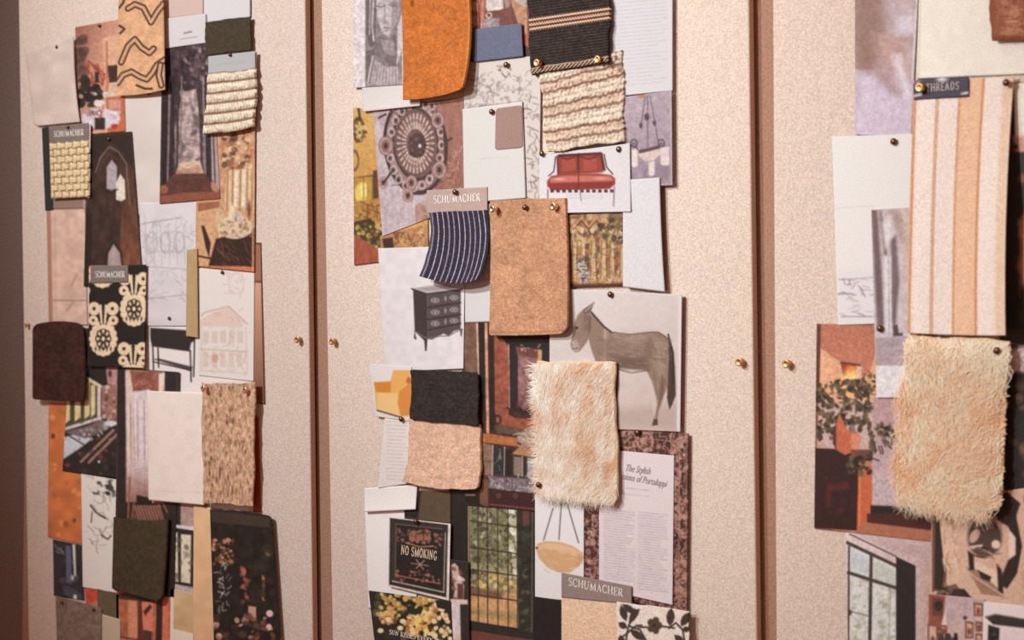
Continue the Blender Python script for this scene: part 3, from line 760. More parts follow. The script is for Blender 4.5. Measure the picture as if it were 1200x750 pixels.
pin(34,381,0,'brass pushpin at the far left edge of the boards','brass',sc=.85)
pin(352,398,0,'brass pushpin just left of the first brown gap','brass')

# ================================================================== MIDDLE BOARD
a = Art((414,-4,475,-8,475,99,414,103), (233,219,217), 4, .9)
a.P([(428,-5),(472,-5),(471,99),(428,102)], (138,122,120))
a.P([(429,-5),(441,-5),(440,52),(434,56),(429,40)], (106,92,90)).Ln([(438,-4),(436,30),(438,48)],2,(196,180,178)).Ln([(434,-4),(433,40)],1.5,(176,160,158))
a.P([(441,-8),(467,-8),(468,14),(463,30),(455,43),(449,39),(443,25),(441,8)], (198,182,180))
a.P([(460,-6),(468,-6),(468,14),(463,30),(457,41),(459,20)], (156,140,138)).P([(449,5),(453,4),(454,26),(450,28)],(170,152,150),al=.7)
a.Ln([(442,7),(446,8.5),(450,7)],1.2,(104,90,88)).Ln([(456,6),(460,7.5),(464,5)],1.2,(104,90,88)).E(446,5,4,2,(168,152,150),al=.7).E(460,4,4,2,(140,124,122),al=.7).Ln([(451,6),(450.5,24),(453,27)],1.3,(150,134,132),.8).Ln([(453,6),(453.5,22)],1.6,(214,200,198),.8).E(453,27,3,1.6,(160,142,140),al=.7).Ln([(449,33),(453,32.4),(457,33.2)],1.4,(122,102,100)).E(453,35,3,1.2,(176,158,156),al=.8).Ln([(451,36),(455,36)],1.1,(150,130,128))
a.P([(444,42),(456,46),(463,38),(467,50),(464,80),(442,66),(440,52)], (120,106,104)).P([(446,46),(462,48),(463,66),(450,62)], (156,142,140))
a.P([(466,30),(472,14),(472,56),(465,76)], (206,192,190))
a.P([(430,100),(440,70),(452,78),(466,78),(471,99)], (188,172,170)).P([(429,60),(440,56),(434,98),(429,100)], (112,98,96))
for i in range(9): a.Ln([(440+i*3.4,74+abs(4-i)*.6),(436+i*4,99)],1,(120,106,104),.7)
a.Ln([(437,66),(431,97)],2,(206,192,188))
a.N(.1,3)
a.build('book_page', GLOSS, label='page with a grey photo of a veiled stone head, top of the middle board', cat='page')
a = Art((424,102,493,96,492,124,425,131), (233,219,213), 3, 1.8); a.curl(b=.003)
a.build('paper_sheet', label='short blank white strip of paper under the veiled head page', cat='paper')

a = Art((470,-6,549,-8,541,104,472,117), (211,119,60), 8, 1.0, right=(5,4), left=(1,0), bottom=(3,3), rad={'br':5})
a.N(.10,2).N(.05,6).N(.03,16).E(483,4,2.5,4,(140,74,30),al=.7)
rimm = np.clip((a.u - .955) / .03, 0, 1) * .5; a._mix(rimm, (232,160,90))
a.curl(b=.008, r=.007, p=2.6)
a.build('suede_swatch', TWEED, th=.004, label='large bright orange suede swatch hanging at the top of the middle board', cat='swatch')

a = Art((544,-6,620,-8,621,74,548,80), (110,62,54), 2, .9)
a.P([(551,-6),(562,-6),(562,36),(551,36)], (196,120,92)).E(556,8,4,6,(238,206,176)).E(556,24,4,7,(240,212,184)).P([(562,-6),(569,-6),(568,34),(563,34)],(178,92,72)).Ln([(566,0),(564,34)],1.5,(226,160,130))
a.P([(570,-4),(590,-8),(590,10),(584,12),(571,13),(569,8)], (224,204,194)).P([(591,-4),(598,-4),(597,8),(592,10)],(176,140,124)).E(573,18,3,3,(226,206,200),ring=1.2).P([(566,22),(585,21),(585,34),(566,36)], (160,138,136)).Ln([(572,28),(578,24)],1.5,(210,196,192))
a.P([(598,0),(606,-4),(617,-4),(619,58),(614,46),(606,24)], (196,138,100)).P([(602,-6),(617,-6),(617,8),(604,2)],(186,162,160)).P([(592,12),(598,12),(602,30),(592,30)],(128,68,56)).P([(612,38),(619,40),(619,54),(613,52)],(190,92,64)).P([(612,52),(620,56),(621,74),(612,70)],(70,50,46))
a.N(.12,3).build('magazine_photo', GLOSS, label='photo of terracotta columns and a white lampshade above the blue paint chip', cat='photo')
a = Art((551,35,611,27,613,66,553,73), (110,114,131), 6, 1.8); a.N(.05,2)
a.build('paint_chip', label='slate blue paint chip right of the orange suede', cat='paint chip')

a = Art((543,73,622,66,634,66,633,236,545,240), (226,208,194), 3) if False else Art((543,73,634,65,632,236,545,240), (234,217,204), 3)
a.S(70,(548,88,622,124),[(150,136,134),(176,160,154),(128,112,110)],8,1.0,.65,4).B(26,(552,92,612,126),[(170,152,148),(146,130,126)],1,2.4,1.4,.6,5).B(8,(552,74,600,84),[(120,104,100)],.8,1.8,1,.7,6)
a.Ln([(588,86),(593,91),(597,86)],1.2,(130,112,110)).S(46,(617,110,632,235),[(128,112,108),(160,142,136),(100,84,80)],8,1.1,.7,7)
a.Ln([(545,128),(612,119)],1.4,(140,120,112),.6)
for i in range(22): a.Ln([(545+i*3,124+((i*7)%4)),(547+i*3,121+((i*5)%4))],1,(120,104,98),.7)
a.build('toile_cloth', PAPER, label='cream toile print with small grey figures behind the white chip card', cat='swatch')
r = empty('colour_card', 578, 178, depth(5)); tag(r, 'white card with a mauve-taupe colour chip in its corner', 'card')
a = Art((542,128,612,119,616,232,544,238), (236,226,219), 5, 1.8); a.T(562,186,596,188,-.05,5,(190,170,156),.8,.4); a.build('card', PAPER, r)
a = Art((581,127,612,123,613,173,580,176), (172,136,122), 5.4, 1.4, rad=4); a.build('colour_chip', PAPER, r, th=.0003)

# woven black rug sample
r = empty('rug_sample', 666, 40, depth(9)); tag(r, 'black wool rug sample with three cream stripes, top centre', 'sample')
a = Art((618,-6,713,-8,712,72,622,86), (66,54,50), 9, .8, ripple=.8, bottom=(0,0), right=(1,0))
yy = a.Y - (-0.145 * (a.X - 619))           # rows climb to the right
rowh = np.sin(yy * 2 * np.pi / 3.4); a.d = .0006 * rowh + .0003 * a.vn(2); a.c *= (1 + .16 * rowh + .18 * a.vn(1.6))[..., None]; a.N(.12,4,2)
zig = 1.0 * np.sin(a.X * 2.1)
for k in range(3):
    yc = 24.0 + 5.3 * k
    m = np.clip(1.7 - np.abs(yy + zig * .6 - yc) / 1.25, 0, 1); a._mix(m, (240,192,160))
    m2 = np.clip(1.3 - np.abs(yy - yc - 2.7) / 1.0, 0, 1); a._mix(m2, (80,44,34), .9 if k < 2 else 0)
a.curl(r=.004)
a.build('woven_rug', CLOTH, r, th=.004)
a = Art((621,80,712,66,713,73,623,88), (70,46,38), 9.6, .7, ripple=.4)
sl = np.clip(np.sin((a.X + a.Y * .9) * 1.55) * 2, 0, 1); vv = np.clip(np.sin(np.pi * a.v) * 2.4 - .6, 0, 1); a._mix(sl * vv, (228,190,160)); a._mix(np.clip(.22 - a.v, 0, 1) * 6, (226,186,152)); a.d = .0012 * np.sin(np.pi * a.v) + .0004 * sl
a.curl(r=.004)
a.build('twisted_braid', CLOTH, r, th=.003)

a = Art((633,84,729,58,731,165,641,178), (244,222,200), 7, .8, ripple=1.1, left=(-1,0))
yy = a.v
bands = [(.06,.07,.1),(.15,.02,.8),(.21,.03,.35),(.27,.02,.9),(.35,.07,.12),(.45,.02,.85),(.51,.03,.4),(.57,.02,.8),(.67,.07,.1),(.76,.02,.9),(.82,.03,.4),(.88,.02,.8),(.95,.04,.15)]
wob = .014 * a.vn(9, 400) + .012 * a.vn(3, 400)
for c_, w_, s_ in bands: a._mix(np.clip(1.35 - np.abs(yy + wob - c_) / w_, 0, 1) * s_, (142,92,74) if s_ > .5 else (206,146,108))
loops = np.sin(a.u * 2 * np.pi * 19 + 1.2 * np.sin(yy * 60)) 
a.d = .0009 * np.abs(np.sin(np.pi * yy * 16)) + .0003 * loops + .0009 * a.vn(3); a.c *= (1 + .05 * loops)[..., None]; a.N(.10,2).N(.05,5)
a.B(26,(712,56,731,82),[(120,80,62),(240,214,184),(90,60,48)],1.2,2.6,1,.6,8)
a.curl(b=.003)
a.build('boucle_rug_swatch', CLOTH, th=.005, label='cream boucle rug swatch with wavy tan stripes below the black rug', cat='swatch')

a = Art((708,-6,788,-8,788,106,712,114), (235,225,225), 5, 1.0)
a.T(717,0,782,104,-.09,4.4,(176,164,172),.8,.5,5); a.build('book_page', label='white page of tiny printed text at the top right of the middle board', cat='page')
a = Art((728,114,787,106,788,217,738,220), (176,154,162), 6, .9)
a.G((760,110),(770,216),(182,160,166),(160,138,146)).N(.04,5).Ln([(786,108),(787,216)],1.4,(206,190,192)).Ln([(736,218),(788,216)],1.4,(196,176,176)).P([(752,194),(782,190),(784,212),(754,214)],(136,114,124),al=.5)
a.T(733,117,752,132,-.05,3.4,(206,192,196),.8,.7,3)
for l in ([(759,112),(759,172)],[(762,112),(771,164)],[(756,114),(751,150)]): a.Ln(l,1,(90,72,78),.9)
for cx,cy,rr in ((758,137,3.6),(751,147,2.6),(767,144,2.6)): a.E(cx,cy,rr*.8,rr*1.2,(84,62,66))
for cx in (743,775): a.E(cx,168,3.6,4.4,(74,58,62),ring=1.2).E(cx,170,1.6,2,(74,58,62),ring=1)
a.Ln([(746,172),(747,178)],1.6,(74,58,62)).Ln([(773,172),(772,176)],1.6,(74,58,62))
a.P([(747,177),(775,172),(774,181),(766,188),(756,189),(749,184)], (226,196,184)).P([(748,176),(774,170),(774,174),(749,180)], (84,64,66))
for x0,y0,x1,y1 in ((740,176,747,196),(774,173,784,194),(760,190,767,206)): a.P([(x0,y0),(x1,y0-1),(x1+.5,y1-2),(x1-2,y1),(x0+2,y1),(x0,y1-2)], (234,212,202))
a
a.E(752,112,5,2.5,(170,120,80))
a.build('magazine_photo', GLOSS, label='mauve photo of a hanging lamp with white glass bowls', cat='photo')

a = Art((414,128,440,131,503,262,502,296,444,306,415,310), (0,0,0), 1) if False else Art((414,126,500,134,502,300,415,311), (216,160,84), 1)
a.N(.06,3).N(.05,9)
a.G((425,130),(425,215),(222,176,104),(206,142,72),[(414,126),(446,130),(448,212),(414,214)],.7)
a.E(420,152,6,13,(96,74,42),ring=2.4).E(421,156,3,5,(220,190,120)).B(20,(414,140,428,166),[(80,62,38),(230,200,130),(110,86,48)],1,2.4,1.2,.8,4).Ln([(420,126),(422,140)],3,(80,60,36)).E(415,188,5,11,(90,66,40),ring=1.4)
a.P([(414,208),(441,204),(443,238),(414,240)], (120,86,52)).P([(415,209),(436,207),(436,236),(415,240)], (190,146,60)).E(423,226,7,12,(238,204,92)).E(426,222,4,9,(248,226,140)).Ln([(426,208),(426,240)],1.2,(140,100,50)).P([(437,200),(442,199),(444,232),(438,232)],(92,60,44))
a.P([(414,238),(446,232),(450,262),(414,262)], (188,132,66)).S(46,(416,238,448,262),[(226,176,110),(110,70,40),(150,100,56)],7,1.4,.8,6)
a.P([(414,260),(434,256),(450,276),(450,290),(440,290),(414,276)], (70,56,40)).B(40,(416,262,449,290),[(190,160,66),(120,110,60),(60,46,34),(206,176,96),(150,90,50)],1.4,3,1,.9,7)
a.P([(414,274),(444,292),(444,312),(414,312)], (168,88,60)).N(.1,3,9,[(414,274),(444,292),(444,312),(414,312)])
a.P([(446,276),(504,262),(504,302),(446,304)], (190,132,84)).S(40,(460,268,500,292),[(226,178,130),(96,62,44),(140,92,60)],7,1.4,.8,8).P([(448,280),(460,278),(462,292),(450,292)],(64,44,36))
a.build('magazine_photo', GLOSS, label='golden photo of a yellow room with a lamp and clay pot, left edge', cat='photo')

a = Art((437,128,543,114,544,240,448,277), (206,184,184), 2, .8)
a.P([(500,116),(545,112),(545,242),(512,246),(508,200),(512,150)], (158,106,90)).N(.07,3,14)
a.P([(486,240),(545,220),(545,246),(488,268)], (186,140,124)).S(30,(520,176,541,240),[(206,160,142),(120,78,66),(190,140,120)],8,2,.6,5).B(14,(492,236,504,266),[(150,112,100),(196,160,146)],1.5,3,1.5,.7,3)
a.P([(437,128),(452,126),(462,140),(450,150),(440,140)],(196,170,168))
DK = (66,47,43)
a.E(487,170,37,58,(138,106,98),rot=-.1,al=.7).E(487,170,36,56,DK,rot=-.1,ring=3.4).E(487,170,26,44,(118,86,78),rot=-.1).E(487,168,26,42,DK,rot=-.1,ring=2)
for i in range(20):
    t = i*6.283/20; ca, sa = math.cos(t), math.sin(t)
    a.E(487+30.5*ca-2*sa, 170+49.5*sa, 3.6, 4.6, (206,180,172), ring=1.4).E(487+30.5*ca-2*sa,170+49.5*sa,1.4,1.8,DK)
for i in range(30):
    t = i*6.283/30; ca, sa = math.cos(t), math.sin(t)
    a.Ln([(487+12*ca,168+18*sa),(487+22*ca,168+35*sa)],2.3,(220,192,178),.85)
a.E(487,168,23,37,(110,80,72),ring=1.8).E(487,168,17,27,(128,92,82),ring=1.6,al=.8)
a.E(489,170,10.5,15,(84,60,56)).B(20,(480,158,498,182),[(130,98,90),(56,40,38)],1,2.4,1,.7,4).E(492,171,1.8,2.2,(232,214,204))
for cx,cy,rr in ((513,141,8),(515,199,8.5),(452,171,9),(482,214,7),(478,229,6.5),(449,214,5.5),(506,124,5),(461,124,5)):
    a.E(cx,cy,rr*.95,rr*1.25,(142,106,98)).E(cx,cy,rr*.7,rr*.95,(196,160,148),ring=1.5).E(cx,cy,rr*.28,rr*.4,DK)
for p,q_ in (((523,166),(529,162)),((458,202),(450,214)),((452,134),(444,138)),((520,150),(522,186))): a.Ln([p,q_],2.2,DK)
a.S(40,(458,120,520,226),[DK,(110,84,78)],7,1.2,.5,9)
a.build('magazine_photo', GLOSS, label='pale photo of an ornate round iron chandelier seen from below', cat='photo')

# striped sample with header
a = Art((499,250,577,234,576,377,544,374), (226,214,212), 4, 1.8) if False else Art((545,232,578,226,576,377,545,378), (232,220,217), 3, 1.8)
a.Ln([(545,330),(576,327)],1.2,(150,130,134),.7); a.build('paper_sheet', label='white folded sheet behind the navy striped sample', cat='paper')
r = empty('sample_card', 535, 275, depth(6)); tag(r, 'taupe header card with a curling navy cloth striped white', 'sample')
a = Art((500,223,571,219,571,247,500,250), (196,166,152), 6, 1.3); a.N(.03,3); a.build('header_card', PAPER, r)
a = Art((503,249,570,246,560,327,491,323), (58,52,68), 7, .7, right=(7,3), left=(6,0), bottom=(3,7), ripple=.3)
m = np.clip(1.25 - np.abs(((a.u * 11.2) % 1) - .5) * 11.2 * 1.05, 0, 1) ; a._mix(m, (224,206,206)); a.N(.14,1.6); a._mix(np.clip((.05 - a.u) / .05, 0, 1), (120,110,120), .6)
a.curl(b=.016, p=1.8)
a.build('striped_cloth', CLOTH, r, th=.0008)
lettering('SCHUMACHER', (508,238.5), (563,235.5), (0,-9), INKW, depth(6)+.0004, r, .15, .07)

a = Art((443,291,545,288,543,432,451,436), (233,219,217), 3, .9)
F, SD = (86,74,70), (66,56,53)
a.P([(486,388),(488,397),(487,398),(485,396)],SD).P([(497,396),(501,396),(500,411),(498,411)],(60,50,48)).P([(539,386),(542,385),(541,394),(540,394)],SD)
a.P([(484,339),(501,343.6),(501.5,397),(497,399),(486,388)], SD).P([(500.5,343.6),(540,339.2),(540,386),(532,388),(526,394),(520,391),(512,395),(506,398),(501,397)], F)
a.P([(482.5,338),(500.5,344),(542,338.5),(521,333),(503,334.5)], (188,172,166)).Ln([(482.5,338.5),(500.5,344.5),(542,339)],1.6,(60,50,48)).P([(489,338),(500,341),(533,337.5),(520,334.5)],(150,134,130),al=.7)
for y in (359.5,373.5,386): a.Ln([(501,y+1),(540,y-5 if y<380 else y-7)],1.3,(50,42,40))
for y in (352,366,379):
    for x in (510,532): a.E(x,y-(x-510)*.14,4,2.4,(160,146,140),ring=1.2).E(x,y-(x-510)*.14,1.3,1.3,(180,166,160))
    a.E(522,y-2,1,2.4,(170,156,150))
a.Ln([(486,388),(501,397),(512,394.5),(526,393.5),(540,386)],1.2,(120,106,100)).N(.03,6)
a.build('catalogue_page', label='white page picturing a dark three-drawer chest', cat='page')

a = Art((574,236,662,232,664,391,573,393), (209,152,117), 7, 1.0, top=(0,-1), right=(2,0), rad={'br':10,'bl':3}, bottom=(0,1), left=(1,0))
a.N(.10,1.6).N(.06,4).N(.05,14).curl(b=.007, r=.004)
a._mix(np.clip((a.v - .965) / .02, 0, 1) * np.clip((.985 - a.v) / .01, 0, 1), (140,90,60), .6)
a.build('felt_swatch', TWEED, th=.004, label='camel brown felt swatch held by three pins in the middle', cat='swatch')

a = Art((632,182,738,168,739,248,632,250), (237,225,226), 6, .8)
LR = (160,74,62)
a.P([(652,183),(655,181),(706,179),(710,200),(653,206)], (96,50,44))
a.P([(654,184),(676,182.5),(677,204),(655,206)], (150,66,54)).P([(679,182.5),(703,181),(707,202),(679,204)], (156,70,58))
for x0 in (655,680): a.P([(x0+3,187),(x0+19,186),(x0+20,199),(x0+4,201)],(186,92,76),al=.6).Ln([(x0,183),(x0+10,187),(x0+21,182)],1.2,(96,44,40))
a.P([(641,212),(646,206),(660,204),(700,203),(716,205),(721,209),(721,216),(715,221),(680,222),(646,223),(641,218)], LR)
a.P([(644,209),(660,206),(714,206),(719,210),(716,212),(646,214)], (206,116,98)).P([(642,215),(720,213),(714,221),(646,223)], (130,52,46),al=.7).Ln([(678,203),(678,222)],1.2,(110,46,40)).E(656,210,6,1.6,(236,160,142)).E(704,209,7,1.6,(230,150,132))
for x in range(645,720,7): a.R(x,222,x+4,225.5,(84,40,38))
a.Ln([(651,184),(649,201),(643,206)],1.3,(60,44,44)).Ln([(708,181),(711,196),(718,204)],1.3,(60,44,44)).Ln([(655,182),(704,179)],1.5,(70,44,42)).Ln([(678,180),(678,184)],1.4,(60,40,40))
a.Ln([(642,222),(642,232)],1.2,(110,80,80)).Ln([(720,219),(719,241)],1.2,(130,100,100)).Ln([(680,225),(681,235)],1,(130,110,112)).T(664,229,706,234,0,3,(170,156,162),.8,.5)
a.curl(r=.002,b=.002).build('catalogue_page', label='white card picturing a red leather two-seat sofa', cat='card')

a = Art((663,252,738,249,739,334,664,336), (150,106,70), 5, .8)
a.N(.16,5).B(120,(666,252,736,332),[(206,160,108),(110,74,50),(84,58,44),(224,184,136),(170,116,72),(130,120,74)],1.5,4.5,1.6,.75,4)
for x in (672,682,694,706,716,728): a.P([(x-4,330),(x-2,300),(x-4,282),(x,274),(x+4,284),(x+3,304),(x+5,330)], (222,176,124),al=.75).E(x,270,2.6,3.4,(232,190,146)).Ln([(x-1,282),(x-2,326)],1,(120,80,54)).Ln([(x+2,286),(x+3,326)],1,(246,212,166),.7)
for x0 in (664,682,700): a.Ln([(x0,256),(x0+8,266),(x0+18,254)],2.4,(210,140,96)).Ln([(x0,259),(x0+8,269),(x0+18,257)],1,(90,58,44))
a.P([(676,308),(684,302),(690,320),(688,332),(680,332)],(190,176,166)).S(14,(676,304,690,330),[(70,54,48)],6,1.3,.9,3)
a.B(24,(704,252,738,290),[(80,66,42),(110,92,56),(60,46,36)],2,4,1,.8,6)
for l in ([(664,253),(665,335)],[(737,250),(738,333)],[(664,334.5),(738,333)]): a.Ln(l,2.2,(84,56,42))
a.S(90,(668,262,734,328),[(240,204,156),(96,64,46),(60,42,34)],6,.9,.6,9)
a.build('postcard', GLOSS, label='tapestry postcard crowded with golden figures under the sofa card', cat='postcard')

a = Art((730,211,773,208,779,342,730,336), (235,224,224), 5, 2, right=(-1,0)); a.d += .003
a.build('paper_sheet', label='blank white sheet right of the tapestry postcard', cat='paper')
a = Art((768,218,779,218,782,340,770,340), (170,124,106), 0, 2)  # the sheet's cast shadow, painted as a flat brown strip on the board
a.build('shadow_strip', label='narrow brown strip standing in for the shadow right of the blank white sheet', cat='card')

# donkey
a = Art((644,338,799,345,797,506,644,500), (204,182,174), 6, .8)
a.G((700,345),(760,500),(224,206,198),(212,186,172)).N(.02,6)
a.P([(650,496),(650,486),(794,474),(794,503)], (178,150,134),soft=6,al=.5)
BD, SH, LT = (146,119,100), (96,75,63), (178,151,131)
a.P([(690,399),(694,367),(706,381),(715,388),(726,391),(738,391.5),(750,390.5),(760,389),(766,388.2),(772,389),(779,393),(785,399),(789,412),(788,436),(783,452),(777,465),(772,480),(770,496),(766,498),(766,494),(770,474),(766,456),(762,444),(758,434),(744,433),(728,431.5),(718,434),(716,470),(712,498),(706,498),(706,470),(702,440),(698,424),(693,410)], BD)
a.P([(696.5,354.5),(692,362),(691,366),(694,369),(694,380),(692,394),(684,406),(679,412),(674,413),(669.5,408),(668.6,402),(671,392),(673,379),(677,369),(684,362)], BD)
a.P([(696.8,353.8),(688,360),(683,364),(685,368),(692,366)], (112,90,78)).Ln([(697,355),(686,365)],1,(196,172,154))
a.P([(684,368),(692,370),(693,384),(688,394),(684,386)], (120,98,86),soft=2,al=.8).E(676,384,1.7,1.9,(50,40,38)).E(671,404,1.6,1.2,(70,56,52)).P([(669,401),(675,398),(679,406),(677,412),(672,411)], (198,176,164),soft=1.6,al=.8).Ln([(671,409),(677,408)],1,(80,64,58))
a.Ln([(693,366),(700,374),(708,383),(716,389)],2.4,(74,60,54)).Ln([(692,372),(690,390)],1.4,SH,.7)
a.P([(708,386),(713,388),(710,420),(706,424),(704,408)], LT,soft=2,al=.55).Ln([(709,386),(709,424)],1.2,(206,184,166),.7)
a.P([(700,400),(716,398),(714,428),(702,420)], (128,106,92),soft=4,al=.6).P([(716,416),(756,420),(760,433),(728,432),(716,432)], SH,soft=4,al=.65).P([(720,392),(764,390),(770,396),(736,400)], LT,soft=4,al=.6)
a.P([(760,392),(766,396),(764,424),(758,434),(752,420)], (120,98,86),soft=3,al=.55).P([(768,396),(780,400),(780,440),(772,440),(766,420)], LT,soft=4,al=.4).P([(776,440),(780,446),(777,466),(772,480),(773,462)], SH,soft=2,al=.6)
a.P([(783,397),(788,408),(791,430),(792,463),(788,474),(784.5,480),(781.5,466),(783,440),(784,420)], (78,62,55)).Ln([(783,392),(789,414),(789,450)],2,(60,48,44)).P([(766,491),(770.5,491),(771,498),(764,499)],(84,66,57))
a.S(170,(700,392,782,430),[(112,88,74),(176,150,130),(126,100,86)],6,.8,.5,4,.2).S(40,(764,400,782,460),[(112,88,74),(170,146,126)],7,.8,.45,6,1.5).Ln([(716,389),(738,392),(760,389.5),(772,389.5),(784,398)],1.3,(100,80,68),.8).S(24,(672,372,690,406),[(120,98,84),(176,152,134)],5,.8,.5,5,1.9)
a.P([(716,432),(725,433),(726,452),(723,470),(724,498),(717,499)], (92,74,64)).P([(764,446),(770,470),(767,490),(763,470),(758,440)],(214,194,184),soft=1.4,al=.75).Ln([(722,432),(740,437),(760,434)],1.2,(90,74,66),.8)
a.P([(795,344),(800,345),(798,507),(793,506)], (232,216,212)).P([(644,336),(800,344),(800,347),(644,340)], (226,210,204))
a.build('animal_print', PAPER, label='large print of a grey donkey standing in profile', cat='print')
a = Art((794,348,803,348,801,500,794,500), (186,150,138), 0, 2)  # shadow beside the donkey print, laid on the board as a coloured strip
a.build('shadow_strip', label='narrow dusty pink strip standing in for the shadow right of the donkey print', cat='card')

a = Art((540,376,662,384,658,602,545,592), (70,46,38), 2, .9)
a.N(.2,5,12)
a.P([(543,378),(559,378),(561,436),(545,436)], (118,86,68)).Ln([(559,378),(561,440)],2,(216,170,140)).P([(561,378),(568,378),(569,480),(562,480)],(40,30,28)).P([(568,378),(571,378),(573.5,508),(570,508)], (214,150,112)).P([(572,390),(579,391),(580,500),(574,508)],(44,30,27))
a.P([(579,394),(596,396),(596,486),(604,490),(660,494),(660,512),(584,504),(580,480)], (150,80,58)).P([(596,400),(660,404),(660,490),(597,482)], (44,34,32)).P([(585,392),(660,394),(660,412),(598,408)],(38,30,28)).P([(607,412),(634,412),(634,482),(607,476)], (134,92,88)).N(.1,6)
a.P([(604,406),(634,409),(632,420),(606,416)],(110,64,58)).B(12,(602,404,634,412),[(206,160,130)],.7,1.2,1,.7,2).P([(630,410),(635,410),(635,430),(631,430)],(196,140,100)).Ln([(596,404),(597,478)],1.4,(206,160,140),.8)
a.B(26,(608,424,630,478),[(176,130,126),(110,66,64),(150,108,106),(90,54,50)],2,5,1.2,.6,4).Ln([(594,478),(630,490)],1.6,(60,38,34))
a.E(583,492,4,5,(60,38,32),ring=2).E(583,492,1.4,1.8,(160,100,76)).P([(580,498),(620,503),(614,510),(582,508)],(96,74,60))
a.P([(563,508),(572,508),(612,514),(612,524),(563,518)], (178,104,60)).N(.08,4).P([(606,510),(616,502),(630,500),(634,528),(618,530),(607,522)], (170,140,122)).S(12,(608,502,630,526),[(90,66,56),(206,180,160)],8,1.2,.8,7).Ln([(607,519),(620,527)],2.4,(80,54,46))
a.P([(561,518),(578,522),(577,558),(561,556)], (138,108,88)).Ln([(562,540),(577,541)],1,(84,62,52)).N(.06,3).P([(578,522),(591,524),(591,557),(578,556)], (50,46,46)).Ln([(577.5,522),(577,557)],1.2,(186,166,156)).Ln([(591.5,524),(591,557)],1.2,(190,170,160)).P([(583,538),(586,528),(588,538)],(120,110,104)).S(4,(582,530,588,548),[(120,112,108)],6,.8,.8,3)
a.P([(592,526),(600,527),(600,558),(592,557)],(44,34,30)).P([(600,532),(618,534),(618,560),(600,558)],(60,46,40)).P([(602,535),(611,536),(611,558),(602,557)],(140,116,98)).Ln([(612,535),(612,558)],1.4,(180,160,150)).P([(612,520),(626,530),(626,536),(600,532)],(176,124,88)).P([(618,536),(630,538),(630,578),(618,574)],(176,158,156))
a.P([(574,558),(630,562),(630,578),(572,572)], (130,114,114)).S(50,(574,557,628,576),[(206,192,194),(80,68,70)],5,1.1,.8,5)
a.P([(572,572),(655,582),(655,600),(572,594)], (62,36,34)).Ln([(574,591),(650,599)],1.6,(130,70,66)).E(584,581,2,2,(120,90,84),ring=1).E(604,581,2,2,(120,90,84),ring=1).P([(562,560),(572,562),(572,594),(562,590)],(120,80,60)).P([(545,576),(562,578),(562,592),(545,590)],(40,30,28)).Ln([(546,580),(556,580)],2,(140,110,96))
a.build('magazine_photo', GLOSS, label='photo of a dark carved wooden mantel with a framed portrait', cat='photo')
a = Art((526,570,627,578,626,760,526,756), (42,33,29), 1, .8)
a.P([(549,588),(606,592),(608,736),(549,727)], (150,136,100))
a.P([(549,588),(606,592),(606,662),(549,660)], (120,112,80)).B(90,(551,592,606,664),[(84,80,54),(140,132,98),(190,178,156),(64,60,44),(112,102,70),(92,90,62)],1,3.4,1,.7,4).B(160,(551,592,604,676),[(70,66,46),(54,50,38),(96,90,62),(160,150,116)],.7,1.8,1,.75,14).S(20,(551,600,604,690),[(60,50,38)],12,1,.7,15,1.5)
a.B(30,(596,594,607,690),[(214,204,190),(190,176,150)],1.5,3.5,1.4,.8,5).B(40,(560,674,606,692),[(214,176,110),(190,150,84),(120,96,60)],1.5,3.4,1,.85,6).B(14,(549,640,562,694),[(66,60,42),(90,80,54)],2,4,1,.8,7)
a.P([(549,690),(606,696),(608,736),(549,727)], (196,146,100)).P([(549,688),(590,694),(588,702),(549,698)],(120,84,60),soft=2).P([(549,714),(606,720),(607,728),(549,720)],(160,128,80),soft=3).N(.06,4)
for x in (549.5,560,571,583,595,606): a.Ln([(x,588),(x+.6,736)],1.3,(58,44,34))
for y in (612,643,669,698): a.Ln([(549,y-2),(607,y+6)],1.4,(58,44,34))
a.P([(606,590),(627,592),(626,756),(608,750)], (48,44,36)).B(30,(608,610,622,740),[(60,64,46),(36,32,28),(84,80,60)],1.5,3.5,1.5,.8,8).P([(612,592),(620,593),(620,616),(613,616)],(120,60,50),al=.7).Ln([(624,600),(623,752)],1,(110,90,76))
a.P([(549,727),(626,742),(626,750),(549,738)], (46,40,38)).P([(549,738),(624,750),(624,760),(549,760)],(110,62,52)).P([(526,590),(549,588),(549,756),(526,756)],(40,32,29)).Ln([(549,590),(549.5,727)],1.4,(190,150,120),.8).P([(564,586),(606,588),(606,596),(580,594)],(96,46,44))
a.build('magazine_photo', GLOSS, label='photo of a leaded window with trees and a lawn beyond', cat='photo')

a = Art((433,426,482,430,482,494,440,488), (224,208,202), 4, 1.0)
a.P([(438,448),(448,448),(458,446),(461,434),(481,434),(482,488),(469,488),(458,485),(446,482),(441,480)], (226,166,86))
a.P([(461,434),(481,434),(480,446),(466,456),(458,460),(458,446)], (226,160,86)).P([(438,448),(458,447),(458,460),(441,460)],(206,126,48)).P([(442,460),(466,461),(468,487),(455,484),(442,481)], (234,184,118)).P([(468,458),(482,448),(482,486),(470,488),(466,472)], (212,130,60)).Ln([(442,481),(456,485),(469,489)],1.6,(70,52,44)).E(479,446,3,4,(190,96,50))
a.Ln([(439,491),(450,491)],1.2,(150,130,126))
a.build('catalogue_page', label='white cut-out page picturing an orange-yellow armchair', cat='page')
a = Art((451,488,486,490,484,566,443,572), (222,204,194), 3, 1.0)
a.T(453,494,478,562,.05,4.2,(150,132,126),.8,.55,3).curl(l=.001); a.build('note_sheet', label='cream note sheet of tiny text left of the beige wool swatch', cat='paper')
a = Art((427,572,489,568,487,597,427,600), (226,210,202), 3, 1.8); a.curl(b=.003).build('paper_sheet', label='short white paper flap above the no smoking sign', cat='paper')
